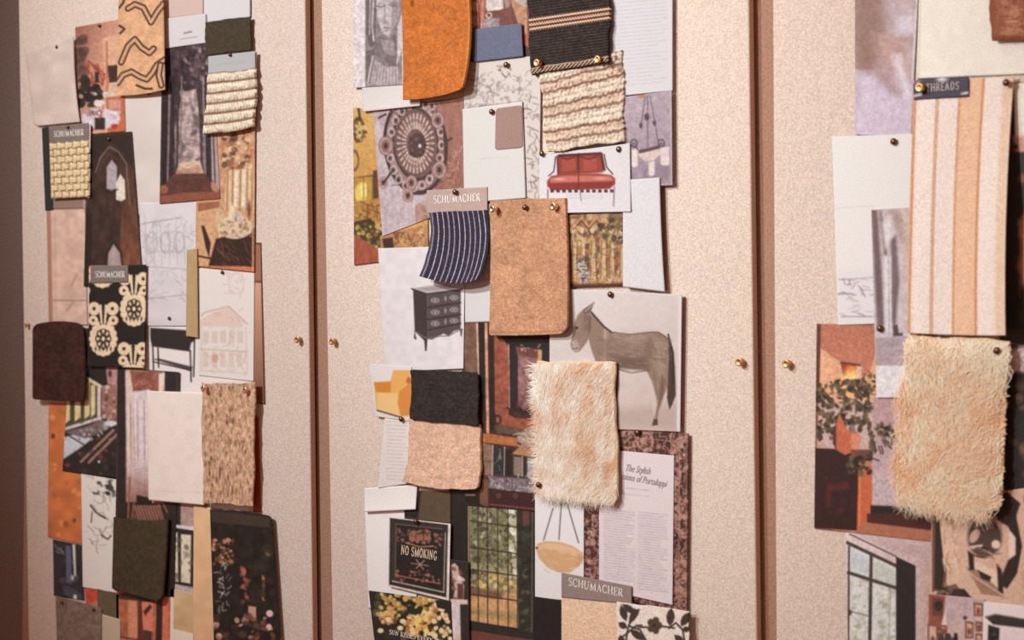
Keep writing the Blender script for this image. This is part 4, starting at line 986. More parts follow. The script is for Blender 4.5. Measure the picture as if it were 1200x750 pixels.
a = Art((478,490,561,498,559,574,471,565), (221,174,147), 6, 1.0, right=(3,0), left=(4,0), bottom=(0,3), ripple=.6, rad={'br':4}); a.N(.09,1.7).N(.05,5).curl(b=.004)
a.build('wool_swatch', TWEED, th=.004, label='beige wool swatch hanging below the charcoal one', cat='swatch')
a = Art((481,433,560,437,560,499,479,491), (58,49,46), 8, 1.0, left=(2,0), ripple=.5, rad=3); a.N(.16,1.6).N(.1,4,2).curl(b=.002)
a.build('wool_swatch', TWEED, th=.003, label='charcoal wool swatch above the beige one', cat='swatch')

a = Art((427,585,490,590,488,716,432,713), (224,208,202), 1, 1.8); a.build('paper_sheet', label='tall blank white sheet behind the no smoking sign', cat='paper')
a = Art((473,574,528,576,528,614,474,608), (88,70,52), 2, 1.6); a.P([(473,574),(494,575),(490,608),(474,606)],(46,38,34)).N(.04,4); a.build('paint_chip', label='dark olive and black paint chip above the no smoking sign', cat='paint chip')

r = empty('sign_print', 491, 655, depth(5)); tag(r, 'black NO SMOKING sign print with an ornate border', 'sign')
a = Art((456,606,528,614,526,704,455,687), (214,196,186), 5, .7)
a.P([(457,607),(525,615),(523,700),(456,685)], (46,38,35)).P([(459,610),(523,617),(521,696),(458,682)], (58,47,41),al=.8).P([(463,613),(520,619),(518,692),(462,679)], (38,32,30))
for l in ([(464,614),(519,620)],[(464,614),(463,678)]): a.Ln(l,1.1,(110,90,74))
a.Ln([(460,681),(520,694)],1.4,(190,168,150)).Ln([(522,625),(520,694)],1.2,(170,148,132))
a.B(46,(478,621,506,637),[(150,84,68),(166,108,76),(110,62,52),(150,112,84)],.8,1.9,1,.8,3).B(20,(464,620,474,634),[(140,90,74),(110,66,56)],.8,1.8,1,.8,4).B(20,(509,626,518,642),[(140,90,74),(110,66,56)],.8,1.8,1,.8,5)
for x in (483,492,501): a.P([(x-4,633),(x-3,625),(x,629),(x+3,624),(x+4,634)],(150,92,68)).E(x,623,1.3,1.3,(170,92,76))
a.Ln([(476,636),(492,641),(508,640)],1.6,(170,110,80))
a.B(40,(464,668,516,684),[(150,90,70),(120,70,56),(170,110,84)],.8,1.8,1,.8,6).Ln([(464,674),(515,684)],1.2,(170,100,80)).Ln([(482,660),(502,663)],1.4,(140,100,84)).Ln([(488,656),(496,667)],1.2,(170,130,110)).Ln([(497,657),(488,666)],1.2,(170,130,110))
a.build('sign_face', GLOSS, r)
lettering('NO SMOKING', (469.5,649), (512,656.5), (.6,-10.2), INKC, depth(5)+.0004, r, .17, .08)

r = empty('flower_card', 488, 726, depth(5)); tag(r, 'dark photo card of yellow flowers with white lettering at the bottom', 'photo')
a = Art((432,692,528,705,531,766,440,762), (42,36,30), 5, .8)
a.B(80,(440,696,526,756),[(70,60,40),(52,46,34),(96,78,46),(36,30,26)],2,5,1,.8,3)
a.B(90,(446,696,512,724),[(206,164,96),(226,186,116),(176,130,66),(196,150,84),(150,106,56)],1.6,3.6,1,.9,4)
a.B(70,(474,718,508,744),[(226,184,112),(240,204,140),(206,150,84),(170,112,62)],1.6,3.6,1,.92,5)
a.B(36,(508,706,528,752),[(226,190,140),(236,206,166),(196,140,96)],1.6,3.4,1,.92,6).B(14,(442,706,462,730),[(206,150,96),(190,130,84)],1.5,3,1,.9,7)
for x,y in ((472,728),(469,736),(446,739),(455,726),(518,714),(512,708)): a.E(x,y,3.4,2.8,(232,202,160))
a.B(16,(474,712,494,720),[(40,36,30)],2,4,1,.9,8).P([(510,703),(529,706),(528,716),(512,712)],(38,32,30))
a.build('flower_photo', GLOSS, r)
lettering('SUN KISSES EVERY ANGLE', (456,743), (527,757.5), (.4,-5.4), INKW, depth(5)+.0004, r, .16, .09)
a = Art((526,655,549,658,550,756,528,756), (50,38,35), 4, 1.0)
a.P([(529,662),(533,660),(537,664),(539,676),(544,686),(543,704),(531,704),(533,690),(530,676)], (196,160,146)).B(12,(530,664,542,702),[(150,100,90),(226,196,184),(120,70,62)],1,2.4,1.8,.8,4).P([(536,684),(543,684),(543,702),(536,703)],(90,54,48))
a.P([(528,702),(548,703),(548,708),(528,709)],(206,180,166)).P([(528,708),(539,708),(540,758),(528,758)],(206,184,184)).G((528,740),(540,757),(206,184,184),(206,150,120),[(528,735),(539,735),(540,758),(528,758)],.7)
a.build('magazine_photo', GLOSS, label='narrow photo of a small pink statue on a white plinth', cat='photo')

a = Art((627,580,687,586,685,706,627,700), (226,212,208), 3, .9)
for l in ([(648,596),(637,633)],[(658,588),(655,632)],[(664,588),(678,636)]):
    a.Ln(l,1.3,(96,82,78))
a.P([(628,643),(630,637),(640,634),(656,635),(672,640),(683,648),(684,655),(678,664),(668,671),(654,671),(642,665),(632,655)], (208,158,116)).P([(629,641),(640,636),(656,637),(672,642),(683,650),(682,654),(664,648),(646,643),(632,644)], (220,176,138),soft=1.5).P([(676,648),(684,652),(682,660),(676,664)],(190,140,100),soft=2,al=.7).S(30,(634,640,680,668),[(190,146,104),(232,196,156)],8,.8,.5,4,.25).E(629,642,1.4,1.4,(90,64,50))
a.build('catalogue_page', label='white page picturing a pale wooden bowl hanging on chains', cat='page')
a = Art((626,699,660,704,660,762,626,762), (44,35,34), 4, 1.6); a.N(.05,3); a.build('fabric_swatch', CLOTH, label='black cloth square at the bottom left of the beige header sample', cat='swatch')

r = empty('patterned_board', 746, 605, depth(4)); tag(r, 'brown scroll-patterned sheet carrying a printed article', 'page')
a = Art((684,496,807,508,805,724,684,690), (72,42,36), 4, .7)
BG = [(176,128,108),(136,92,78),(190,146,124)]
rr = random.Random(3)
for box, n in (((688,498,804,530),80),((788,512,804,720),110),((685,530,704,700),80),((700,690,804,722),40)):
    for _ in range(n):
        x, y = rr.uniform(box[0], box[2]), rr.uniform(box[1], box[3]); k = rr.uniform(1.6, 3.2)
        a.E(x, y, k*.85, k, rr.choice(BG), ring=1.2, al=.9)
        if rr.random() < .5: a.E(x, y, .9, 1, (206,160,138))
    a.S(n*2, box, BG + [(46,28,26)], 8, 1.1, .8, int(box[0]))
for x in (786.5,796,804.5): a.Ln([(x,508),(x-.8,720)],1,(170,124,104),.8)
a.Ln([(688,507),(806,519)],.9,(170,124,104),.7)
for x in (716,736,756): a.E(x,513+(x-716)*.1,9,10,(176,130,110),ring=1.4)
a.E(747,507,4,4.5,(50,32,28))
a.build('patterned_sheet', GLOSS, r)
a = Art((702,526,790,534,788,709,702,690), (222,199,195), 5, 1.0)
a.T(708,597,744,678,.11,3.1,(140,122,124),.9,.6,3).T(748,600,782,690,.11,3.1,(140,122,124),.9,.6,4).T(734,572,762,574,.11,4,(150,130,130),.9,.7,5).T(726,578,768,580,.11,3,(150,130,130),.9,.6,6)
a.curl(b=.001).build('article', PAPER, r)
font_lettering('The Stylish', (733,552), (761.5,556), (1.5,-8.5), INKG, depth(5)+.0006, r, .25)
font_lettering('isions of Portaluppi', (728,561.5), (781,571), (1.5,-8.5), INKG, depth(5)+.0006, r, .25)

r = empty('sample_card', 698, 715, depth(7)); tag(r, 'taupe header card with plain beige wool, bottom of the middle board', 'sample')
a = Art((658,671,740,687,740,708,658,700), (142,118,110), 8, 1.3); a.N(.03,3); a.build('header_card', PAPER, r)
a = Art((658,698,740,705,740,762,658,762), (220,178,147), 7, 1.1); a.N(.08,1.6); a.build('wool_cloth', TWEED, r, th=.002)
lettering('SCHUMACHER', (666,686), (730,699.5), (.3,-9.4), INKW, depth(8)+.0004, r, .14, .065)
a = Art((722,705,807,716,807,764,722,762), (224,200,186), 10, .8, ripple=.5, left=(1,0))
DB = (70,54,48)
def leaf(a, x, y, ang, L_, W_, col=DB):
    ca, sa = math.cos(ang), math.sin(ang); pts = []
    for t in (0,.25,.5,.75,1,.75,.5,.25):
        k = len(pts); sgn = 1 if k < 5 else -1; ww = W_*math.sin(math.pi*t)**.8 if 0 < t < 1 else 0
        pts.append((x + ca*L_*t - sa*ww*sgn, y + sa*L_*t + ca*ww*sgn))
    a.P(pts, col)
for l in ([(732,760),(736,736),(744,712)],[(730,746),(746,733),(752,733)],[(738,734),(750,738),(758,752)],[(758,735),(748,735)],[(784,736),(792,730),(800,738),(803,756)],[(776,734),(790,736)]): a.Ln(l,2.2,DB)
leaf(a,734,728,-1.9,20,4.4); leaf(a,737,732,-1.1,30,4.5); leaf(a,735,736,-2.6,12,4); leaf(a,727,744,1.4,12,4); leaf(a,738,738,.6,22,4.5); leaf(a,744,752,1.2,12,4); leaf(a,785,734,-1.5,22,5); leaf(a,798,734,-1.0,20,5); leaf(a,799,738,-.1,10,3.5); leaf(a,790,744,.7,16,4); leaf(a,732,752,.4,16,4)
for i in range(5): a.E(767+5.2*math.cos(i*1.257),733+6*math.sin(i*1.257),3.9,4.3,(84,62,54))
a.E(767,733,2.4,2.6,(60,44,40)); leaf(a,729,708,.6,20,4); a.E(747,711,5,3,(228,208,196)); a.N(.05,2).curl(l=.002)
a.build('fabric_swatch', CLOTH, th=.001, label='cream cloth printed with dark brown leaves and a flower, bottom right of the middle board', cat='swatch')

# pink fur swatch
def fur_thing(label, quad, L, bg, cols, n, ln, wd, down, seed, out=.35, curly=0.0, edge_bias=0.0, fan=.5, back=None, side=0.0):
    q4 = np.array(quad, float).reshape(4, 2); c = q4.mean(0)
    r = empty('fur_swatch', c[0], c[1], depth(L)); tag(r, label, 'swatch')
    a = Art(quad, back or bg, L, 1.6, ripple=1.0); a.N(.06,4).curl(r=.003,b=.003); a.build('hide', VELVET, r, th=.003)
    g = np.random.default_rng(seed)
    u = g.uniform(0.01, .99, n); v = g.uniform(0.01, .99, n)
    ns = int(n * side); u[:ns] = g.uniform(0, .05, ns)
    P = ((1-u)*(1-v))[:,None]*q4[0] + (u*(1-v))[:,None]*q4[1] + (u*v)[:,None]*q4[2] + ((1-u)*v)[:,None]*q4[3]
    base = at(P[:,0], P[:,1], depth(L) + .003*u**2.2 + .003*v**2.2)
    # lie of the fur: slowly turning directions, clumped
    def field(m, sd):
        gg = np.random.default_rng(sd).uniform(-1, 1, (m + 2, 2 * m + 4)); x, y = (u + .35 * v) * m * 1.3, v * m * .999; i, j = x.astype(int), y.astype(int); fx, fy = x - i, y - j
        fx = fx*fx*(3-2*fx); fy = fy*fy*(3-2*fy)
        return (gg[j,i]*(1-fx)+gg[j,i+1]*fx)*(1-fy) + (gg[j+1,i]*(1-fx)+gg[j+1,i+1]*fx)*fy
    k1 = 1.3*field(5, seed); k2 = field(11, seed + 1)
    ang = down + fan*(u-.5)*-1.2 + .35*k1*fan + .5*fan*k2 + g.normal(0,.28,n)
    ang[:ns] = g.uniform(-1.9, -.5, ns)
    dx, dz = np.sin(ang), -np.cos(ang)
    Ls = ln * g.uniform(.55, 1.15, n); Ls[:ns] *= 1.1
    lift = out * g.uniform(.5, 1.2, n)
    W = wd * g.uniform(.7, 1.3, n)
    segs = 4; rows = []
    ph = g.uniform(0, 6.28, n)
    for i in range(segs):
        t = i/(segs-1)
        wob = curly*np.sin(t*6 + ph)*ln*.25
        y = -(Ls*lift*(t - .62*t*t)) - .0003
        x = dx*Ls*t + wob*np.cos(ang); z = dz*Ls*t + wob*np.sin(ang) - (curly*Ls*.12*t*t)
        ctr = base + np.stack([x, y, z], -1)
        sx = np.stack([np.cos(ang), np.zeros(n), np.sin(ang)], -1) * (W*(1-.85*t))[:,None] * .5
        rows.append((ctr - sx, ctr + sx))
    co = np.concatenate([p for ab in rows for p in ab]) - np.array(r.location)
    ii = np.arange(n); F = []
    for i in range(segs-1):
        A,B_,C_,D_ = ii+n*(2*i), ii+n*(2*i+1), ii+n*(2*i+3), ii+n*(2*i+2)
        F.append(np.stack([A,B_,C_,D_],-1))
    tone = .55 + .32*k1 + .34*k2 + g.normal(0,.22,n)
    patch = np.clip(tone,0,1)[:,None]
    cc = lin(cols[0])*(1-patch) + lin(cols[1])*patch
    cc = cc/gain(*c)*g.uniform(.9,1.08,(n,1))
    colr = np.concatenate([soft_clip(cc) for i in range(2*segs)])
    me = np_mesh('fur', co, np.concatenate(F), colors=colr)
    o = link('fur', me, HAIR, r); tag(o, kind='stuff')
    return r
fur_thing('pale peach hide swatch with short fur between the donkey and the mantel', (628,424,720,424,724,586,631,577), 8, (232,204,172), ((230,172,130),(255,240,222)), 17000, .016, .0011, -.25, 5, out=.12, fan=.4, side=.03, back=(236,200,166))

for px, py, L, lb in ((594,76,5,'dark pushpin at the top of the grey toile print'), (577,131,6,'dark pushpin beside the mauve-taupe colour chip'),
    (636,180,7,'dark pushpin at the upper left of the sofa card'), (726,175,7,'dark pushpin at the upper right of the sofa card'),
    (534,225,8,'dark pushpin on the header of the navy striped sample'), (616,243,10,'dark middle pushpin of three on the camel felt'),
    (716,345,7,'dark pushpin above the donkey'), (471,491,5,'dark pushpin under the orange-yellow armchair'), (748,507,6,'dark pushpin at the top of the scroll-patterned sheet'),
    (632,568,12,'dark pushpin at the lower left of the peach hide'), (488,611,7,'dark pushpin at the top of the no smoking sign')):
    pin(px, py, L, lb, 'dark')
for px, py, L, lb, k in ((633,74,11,'brass pushpin at the lower left of the black rug sample','brass'), (704,70,12,'brass pushpin at the lower right of the black rug sample','brass'),
    (581,245,10,'bright pushpin at the upper left of the camel felt','bright'), (652,242,10,'bright pushpin at the upper right of the camel felt','bright'),
    (393,400,0,'brass pushpin just right of the first brown gap','brass'), (870,424,0,'brass pushpin just left of the second brown gap','brass')):
    pin(px, py, L, lb, k)

# ================================================================== RIGHT BOARD
a = Art((1002,-6,1076,-8,1068,160,1002,158), (176,142,140), 1, 1.2)
a.G((1002,-6),(1030,150),(150,112,98),(206,184,198)).P([(1002,-6),(1030,-6),(1036,60),(1020,90),(1002,80)], (142,104,90),soft=8).P([(1034,-6),(1076,-6),(1072,44),(1046,40)], (196,172,170),soft=8,al=.8)
a.P([(1022,40),(1060,44),(1068,90),(1036,80)], (182,142,128),soft=8).P([(1046,66),(1054,64),(1068,110),(1062,118)], (226,208,212),soft=5).P([(1002,84),(1034,88),(1068,130),(1066,158),(1002,158)], (206,184,196),soft=8).P([(1050,22),(1070,14),(1072,40),(1052,40)],(214,196,204),soft=6)
a.P([(1020,74),(1040,86),(1056,112),(1050,112),(1030,96)],(160,122,112),soft=5,al=.7).P([(1060,50),(1074,50),(1070,90),(1060,80)],(190,160,158),soft=5,al=.7)
a.P([(1074,-8),(1077,-8),(1070,95),(1068,95)],(226,206,196)).N(.03,5).build('magazine_photo', GLOSS, label='soft mauve and brown out-of-focus photo at the top of the right board', cat='photo')
a = Art((1077,-6,1215,-10,1215,86,1074,92), (238,221,205), 1.6, 1.8); a.N(.02,8)
for i in range(24): a.Ln([(1078-i*.1,-2+i*4),(1079-i*.1,0+i*4)],1.6,(206,176,156),.8)
a.build('fabric_swatch', CLOTH, th=.001, label='plain ivory cloth panel with a stitched left edge, top right corner', cat='swatch')
a = Art((1158,-8,1215,-10,1215,47,1162,47), (150,92,66), 7, 1.0, ripple=.6)
a.c *= (1 + .14*np.sin(a.Y*2.2) + .12*a.vn(1.5, 6))[..., None]; a.P([(1158,-8),(1166,-8),(1168,46),(1162,46)], (140,80,56),al=.6).S(60,(1172,0,1192,40),[(206,160,130),(178,120,92)],9,1,.6,4,0); a._mix(np.clip((a.v-.88)/.06,0,1), (128,64,44), .7); a.d = .0006*np.sin(a.Y*2.2); a.curl(b=.003)
a.build('fabric_swatch', TWEED, th=.003, label='coarse brown ribbed cloth swatch in the top right corner', cat='swatch')
a = Art((975,160,1070,157,1070,378,982,381), (236,224,215), 2, 1.1)
a.Ln([(978,244),(1024,241)],1,(206,186,172),.6).P([(980,318),(1028,316),(1028,376),(983,378)],(230,216,214),soft=6,al=.8).S(30,(982,324,1024,372),[(150,130,130),(180,160,158)],8,.9,.7,3,0).S(14,(990,326,1016,346),[(130,108,108)],6,.9,.7,4).Ln([(986,371),(1026,371)],1.1,(130,112,112),.8).Ln([(984,328),(1014,326)],1,(150,130,130),.7).Ln([(982,345),(996,344)],1,(120,100,100),.8)
a.build('paper_sheet', label='ivory sheet with small ink sketches at its lower left', cat='drawing')
a = Art((1021,246,1068,243,1067,466,1027,466), (196,176,170), 3, 1.0)
a.G((1024,250),(1060,420),(190,166,158),(206,188,188)).P([(1021,246),(1028,246),(1034,330),(1036,384),(1028,384)], (104,84,80),soft=2).P([(1030,246),(1033,246),(1040,300),(1036,300)],(130,108,104),soft=1.5).P([(1044,248),(1056,246),(1064,270),(1066,300),(1054,280)], (166,138,126),soft=3).P([(1044,280),(1050,276),(1054,330),(1048,400),(1044,370)], (110,90,88),soft=2).P([(1034,262),(1042,252),(1048,272),(1038,290)],(222,204,198),soft=3)
a.P([(1036,300),(1044,300),(1045,390),(1038,390)],(222,206,204),soft=2).Ln([(1041,300),(1042,392)],1,(140,120,118),.7).P([(1047,382),(1052,380),(1053,390),(1058,390),(1058,394),(1047,394)],(80,62,62)).Ln([(1031,360),(1032,386)],2.6,(110,90,90)).P([(1026,396),(1067,394),(1067,430),(1026,430)], (172,150,150)).S(20,(1030,398,1060,424),[(190,170,170),(150,128,128)],10,2,.5,4,0).P([(1026,429),(1067,428),(1067,466),(1026,467)], (230,216,212))
a.P([(1056,244),(1067,244),(1067,390),(1058,340)],(214,186,166),soft=4,al=.5).N(.03,4)
a.build('magazine_photo', GLOSS, label='grey photo of pale hanging drapery over the ivory sheet', cat='photo')

a = Art((957,379,1096,384,1093,635,954,619), (176,110,84), 1, .9)
a.G((990,384),(990,440),(176,104,78),(190,116,86)).P([(957,380),(962,380),(960,500),(955,540)], (88,48,42)).P([(962,408),(984,424),(990,440),(1018,440),(1026,416),(1028,520),(958,520)], (222,158,116)).P([(962,470),(1028,470),(1028,530),(958,530)], (196,160,148),soft=8)
a.P([(985,424),(1006,426),(1008,441),(988,441)], (150,62,40)).E(999,436,9,7,(232,140,70),soft=3).E(998,443,9,6,(255,214,130),soft=4).P([(1004,426),(1010,428),(1008,446),(1003,446)],(226,170,140)).Ln([(986,425),(1008,428)],2.4,(96,50,40)).P([(984,440),(1008,448),(1012,470),(984,470)],(240,176,110),soft=6,al=.7)
a.P([(1024,464),(1074,464),(1078,596),(1020,592)], (186,156,150)).G((1030,466),(1060,590),(176,134,126),(196,170,172),[(1024,466),(1074,466),(1076,590),(1020,590)],.8)
FO = [(58,47,35),(72,58,42),(90,72,52),(48,38,30),(106,84,60)]
a.B(90,(980,446,1018,498),FO,2,5.5,.6,.95,4).B(50,(957,452,976,516),FO,2,5,.7,.95,5).B(34,(1018,496,1048,512),FO,1.6,4,.6,.95,6).B(24,(1006,438,1026,480),FO,1.6,4,.7,.95,7).B(12,(974,444,984,456),FO,1.4,3,.7,.9,8).S(30,(1018,500,1050,524),FO,9,1.8,.9,9,1.3).S(20,(1000,440,1030,486),FO,9,1.6,.9,3)
a.P([(984,484),(988,494),(993,504),(1003,505),(1008,512),(1006,526),(998,532),(988,532),(978,526),(976,512),(979,500)], (192,98,66)).P([(1000,506),(1008,512),(1006,526),(998,531),(996,516)],(214,128,94),soft=2).P([(976,500),(980,498),(980,526),(976,520)],(80,46,40)).B(14,(994,488,1008,504),FO,2,4,.8,.95,10).E(999,502,3,5,(120,104,98)).N(.07,2)
a.P([(955,525),(978,526),(990,533),(1004,528),(1023,528),(1022,540),(1006,540),(1006,622),(954,619)], (52,28,26)).P([(996,527),(1023,527),(1022,532),(1000,536)],(110,64,50)).B(20,(966,560,1004,600),[(84,34,34),(66,30,30)],2,5,.8,.5,11).P([(968,576),(972,568),(994,566),(996,572),(974,576),(972,594),(968,594)],(94,36,36),soft=2,al=.7)
a.P([(1006,552),(1022,546),(1022,598),(1008,622),(1004,622)], (196,96,58)).Ln([(1008,552),(1007,618)],2,(226,120,70)).B(30,(992,530,1022,556),FO,1.6,4.2,.7,.95,12).Ln([(1020,536),(1030,540)],1.6,(60,50,40))
a.P([(1020,592),(1072,594),(1072,576),(1096,580),(1096,600),(1020,606)], (40,32,30)).P([(1016,602),(1096,600),(1094,624),(1016,616)], (72,36,32)).P([(1004,620),(1014,612),(1095,622),(1094,636),(1004,626)], (172,104,76)).P([(1072,576),(1096,578),(1096,606),(1070,598)],(38,31,29))
a.build('magazine_photo', GLOSS, label='warm photo of a lamp and leafy branches in a clay vase', cat='photo')

# dark photo behind, far right
a = Art((1176,98,1215,96,1215,600,1168,600), (52,42,36), 1, 1.3)
a.P([(1188,98),(1215,96),(1215,160),(1190,164)], (232,212,192)).P([(1188,160),(1215,158),(1215,180),(1190,182)],(196,140,124),soft=3).E(1190,172,3,3,(60,34,28)).G((1190,180),(1190,380),(44,38,32),(30,28,25),[(1176,178),(1215,178),(1215,385),(1176,385)])
a.B(10,(1196,190,1214,372),[(150,96,72),(206,140,106),(96,64,52)],4,9,1.3,.8,4,soft=3).P([(1196,258),(1215,250),(1215,318),(1196,346)],(190,130,100),soft=4).P([(1194,340),(1215,320),(1215,384),(1194,384)],(44,38,32),soft=4)
a.P([(1180,410),(1215,402),(1215,438),(1181,436)], (190,162,154),soft=3).T(1184,416,1212,424,0,6,(230,210,204),2,.6).P([(1180,436),(1215,440),(1215,600),(1180,600)], (42,33,30),soft=3).B(18,(1184,450,1214,560),[(84,60,50),(30,26,24),(120,84,66)],3,6,1.2,.7,5,soft=2)
a.build('magazine_photo', GLOSS, label='dark photo behind the striped cloth at the right edge', cat='photo')

# striped cloth with label
r = empty('striped_sample', 1126, 240, depth(7)); tag(r, 'large cream cloth with tan stripes and a black woven label', 'sample')
a = Art((1071,95,1188,90,1178,393,1063,390), (240,216,202), 7, .9, left=(-1,0), right=(-4,0), bottom=(0,1))
xs = a.u
def band(c0, c1, col, al, soft=.008): a._mix(np.clip(np.minimum(xs - c0, c1 - xs) / soft + .5, 0, 1), col, al)
band(.0,.035,(206,134,88),.85); band(.035,.06,(232,200,182),.5); band(.225,.265,(206,150,118),.75); band(.455,.485,(214,150,106),.9); band(.485,.685,(234,182,146),.9); band(.685,.715,(206,138,96),.9); band(.90,1.0,(226,184,150),.7,.04)
a.c *= (1 + .03*np.sin(a.Y*2.6)*((xs>.47)&(xs<.70)))[..., None]; a.N(.05,1.6)
a.d += .004*np.sin(xs*9.0 + a.v*.8)*a.v**.5*.4 + .016*np.clip((xs-.72)/.28,0,1)**1.6*np.clip(a.v*2.2-.15,0,1); a.curl(b=.004)
a.build('striped_cloth', CLOTH, r, th=.0012)
a = Art((1070,93,1135,89,1135,113,1071,117), (54,46,58), 8.5, .9, rad={'tl':9}); a.E(1104,93,6,3,(214,200,204),soft=2).P([(1071,111),(1080,109),(1080,112),(1071,114)],(206,190,186)).P([(1126,109),(1135,107),(1135,110),(1126,111)],(206,190,186)).P([(1071,104),(1074,96),(1080,93),(1076,98)],(206,190,190),al=.7).N(.04,3)
a.build('woven_label', GLOSS, r)
lettering_T = [('T',0)]
GL['T'] = (.62, [[(.30,0),(.30,1)]], [[(.04,.96),(.56,.96)]]); GL['D'] = (.68, [[(.14,0),(.14,1)],[(.40,.97),(.56,.75),(.58,.4),(.40,.03)]], [[(.14,.03),(.40,.03)],[(.14,.97),(.40,.97)]])
GL['h'] = (.66, [[(.12,0),(.12,1)],[(.54,0),(.54,1)]], [[(.12,.5),(.54,.5)]]); GL['r'] = (.62, [[(.12,0),(.12,1)],[(.12,.96),(.38,.94),(.48,.78),(.42,.58),(.12,.52)],[(.30,.52),(.54,0)]], [])
GL['e'] = (.54, [[(.12,0),(.12,1)],[(.12,.96),(.48,.96)],[(.12,.5),(.42,.5)],[(.12,.04),(.48,.04)]], []); GL['a'] = (.64, [[(.06,0),(.30,1),(.54,0)]], [[(.16,.32),(.44,.32)]])
lettering('ThreaDS', (1085,107.5), (1124,104.6), (0,-9), INKP, depth(8.5)+.0008, r, .13, .11, .10)

fur_thing('big shaggy cream fur swatch below the striped cloth', (1062,393,1181,399,1172,590,1054,572), 9, (206,160,118), ((236,176,132),(255,232,202)), 21000, .027, .0015, -.25, 9, out=.40, curly=.9, fan=.9, back=(230,184,142))

# tropical print
a = Art((1092,588,1215,570,1215,716,1090,699), (204,160,136), 3, .8)
D2 = (58,44,40)
a.P([(1092,588),(1110,588),(1112,640),(1108,690),(1092,694)], (110,76,62)).P([(1096,600),(1106,600),(1108,660),(1104,690),(1095,690)],(60,46,42)).P([(1100,600),(1116,596),(1124,650),(1134,668),(1120,688),(1106,660)],(206,164,138)).S(16,(1104,600,1122,660),[(170,122,100),(226,186,160)],14,2,.6,4,1.4)
a.P([(1118,590),(1146,596),(1136,612),(1126,604)],D2).P([(1150,590),(1180,576),(1196,590),(1186,620),(1160,604)],D2).P([(1176,580),(1190,600),(1198,640),(1192,672),(1180,690),(1170,684),(1184,650),(1182,616)],D2)
a.E(1154,630,21,24,(82,62,54)).E(1154,630,20,23,(176,142,126),ring=1.2).E(1142,628,5,9,(196,152,134),rot=.5,).E(1167,638,5,5,(226,186,162)).E(1151,609,6,4.5,(214,174,152)).P([(1136,640),(1152,638),(1150,642),(1138,642)],(220,180,160)).Ln([(1136,642),(1152,644),(1168,652)],1.4,(206,166,148)).S(14,(1140,640,1168,652),[(120,90,76),(60,44,40)],10,1.6,.7,5,.3)
a.P([(1182,620),(1190,630),(1190,650),(1182,656)],(226,190,172)).P([(1136,656),(1150,660),(1168,670),(1172,690),(1150,676)],(216,180,160)).P([(1132,664),(1146,668),(1170,690),(1178,700),(1150,696)],(150,112,92)).P([(1146,668),(1162,676),(1160,682),(1150,678)],D2).P([(1168,660),(1174,668),(1176,696),(1170,696)],D2)
a.Ln([(1132,668),(1148,680),(1176,698)],2,(196,156,136)).P([(1118,690),(1130,690),(1140,702),(1112,700)],D2).P([(1134,645),(1141,650),(1142,668),(1136,668)],D2).P([(1196,672),(1215,660),(1215,690),(1200,690)],(196,150,120)).P([(1198,600),(1215,592),(1215,630),(1206,640)],(210,166,150)).E(1208,584,8,12,(60,44,44)).E(1208,586,4,6,(150,110,106)).P([(1100,690),(1120,684),(1132,700),(1096,698)],(70,52,44),al=.7).B(14,(1092,684,1112,702),[(60,46,40),(150,106,84)],2,4,.7,.8,6)
a.N(.06,2).build('fabric_swatch', CLOTH, label='bold cream and black fruit and leaf print below the shaggy fur', cat='swatch')

a = Art((991,622,1096,634,1092,764,994,764), (206,178,172), 0, .9)
a.G((1000,640),(1090,640),(210,182,176),(190,158,150)).P([(1004,626),(1096,640),(1094,700),(1076,656),(1050,650)],(176,142,138),soft=5,al=.6).Ln([(996,626),(1050,652)],1.6,(84,66,64)).P([(1092,636),(1096,636),(1094,764),(1076,764),(1080,700)],(190,150,132),soft=4,al=.7)
a.P([(995,639),(1050,664),(1050,764),(995,764)], (206,196,188)).B(60,(996,680,1049,760),[(150,138,110),(176,164,140),(206,196,182),(136,124,98)],1.2,3.4,1,.45,4,soft=2).B(90,(996,676,1049,762),[(140,128,100),(196,186,170),(160,150,122)],.8,2.2,1,.5,6,soft=1.4).P([(997,642),(1018,652),(1018,676),(997,670)],(192,184,184),soft=2).P([(1024,656),(1049,668),(1049,688),(1024,680)],(190,182,170),soft=2)
for l,wd in (([(993,636),(1052,664)],4),([(994,671),(1050,689)],4),([(1021,650),(1019,764)],4),([(995,640),(994,764)],2.4)): a.Ln(l,wd,(70,54,50))
a.Ln([(995,716),(1018,722)],1.2,(110,96,84)).E(996,718,2,3,(60,46,42)).Ln([(1043,690),(1042,750)],1,(140,126,110))
a.P([(1050,652),(1073,663),(1073,764),(1050,764)], (40,34,32))
a.build('magazine_photo', GLOSS, label='photo of a white room with a tall window and black curtain', cat='photo')
a = Art((1088,696,1154,702,1152,764,1082,764), (186,152,146), 4, .9)
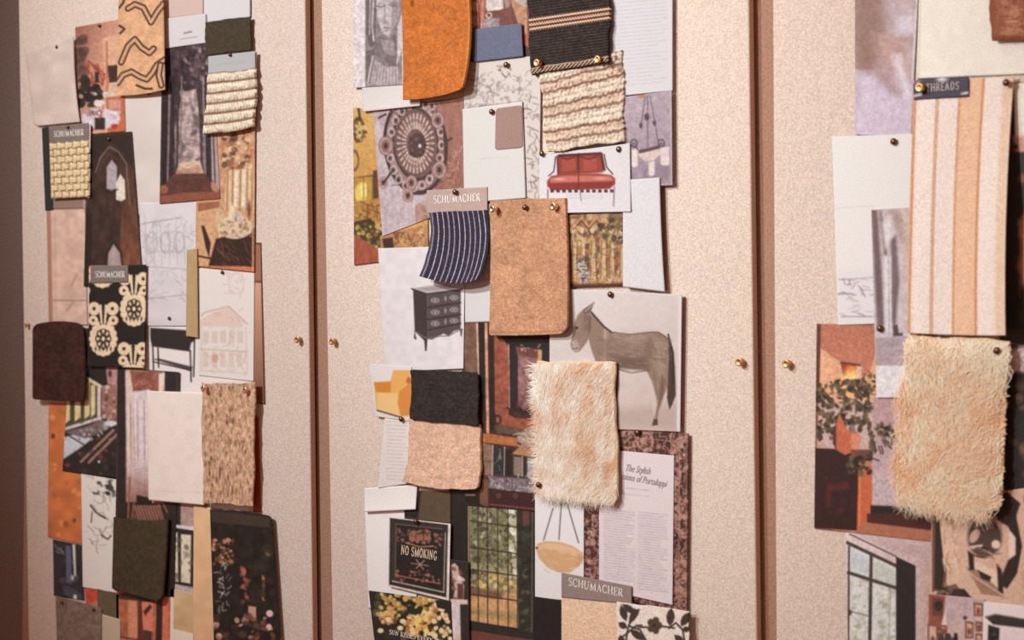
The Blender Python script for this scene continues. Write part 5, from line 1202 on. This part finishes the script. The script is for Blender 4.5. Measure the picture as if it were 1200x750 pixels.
a.G((1110,700),(1140,750),(176,146,146),(196,158,146)).P([(1088,696),(1108,698),(1104,740),(1088,740)], (136,74,60)).E(1100,710,5,6,(46,34,30)).P([(1092,700),(1106,702),(1104,722),(1092,722)],(60,40,36),al=.5).P([(1103,732),(1108,716),(1110,736),(1104,740)],(220,188,168))
for x0,y0,x1,y1 in ((1087,731,1099,764),(1141,706,1152,722),(1131,728,1141,748),(1143,728,1152,740),(1143,742,1152,764),(1102,732,1110,744)): a.P([(x0,y0),(x1,y0+1),(x1,y1),(x0,y1)],(110,72,58)).P([(x0+2,y0+2.4),(x1-2,y0+3.4),(x1-2,y1-2),(x0+2,y1-2)],(196,150,126)).E((x0+x1)/2,(y0+y1)/2+2,2.4,4,(120,66,52))
a.E(1131,724,2.4,2.4,(50,34,32)).B(8,(1100,742,1124,760),[(46,36,34),(70,54,48)],3,5,1.4,.9,4).P([(1118,742),(1122,742),(1124,764),(1117,764)],(40,32,30)).Ln([(1132,702),(1130,764)],1,(150,112,100),.6)
a.build('magazine_photo', GLOSS, label='photo of a wall hung with small brown framed pictures', cat='photo')
a = Art((1153,705,1215,712,1215,764,1151,764), (224,200,192), 5, 1.0)
a.P([(1155,724),(1166,720),(1215,728),(1215,738),(1164,732)], (52,42,40)).P([(1158,732),(1172,736),(1170,764),(1157,764)], (46,38,36)).Ln([(1155,723),(1166,720),(1215,728)],1.6,(90,74,68)).B(8,(1160,734,1170,760),[(84,72,66),(30,26,26)],1.5,3,1,.8,3).P([(1172,737),(1215,742),(1215,764),(1171,764)],(220,190,186))
a.build('magazine_photo', GLOSS, label='white page with a black mantelpiece in the bottom right corner', cat='photo')

for px, py, L, lb, k in ((1048,166,3,'dark pushpin at the top of the ivory sketch sheet','dark'), (1180,97,11,'dark pushpin at the upper right of the striped cloth','dark'),
    (1169,411,14,'dark pushpin at the upper right of the shaggy fur','dark'), (1032,385,4,'dark pushpin at the foot of the grey drapery photo','dark'),
    (1081,103,9,'brass pushpin on the black woven label','brass'), (925,426,0,'brass pushpin just right of the second brown gap','brass')):
    pin(px, py, L, lb, k)
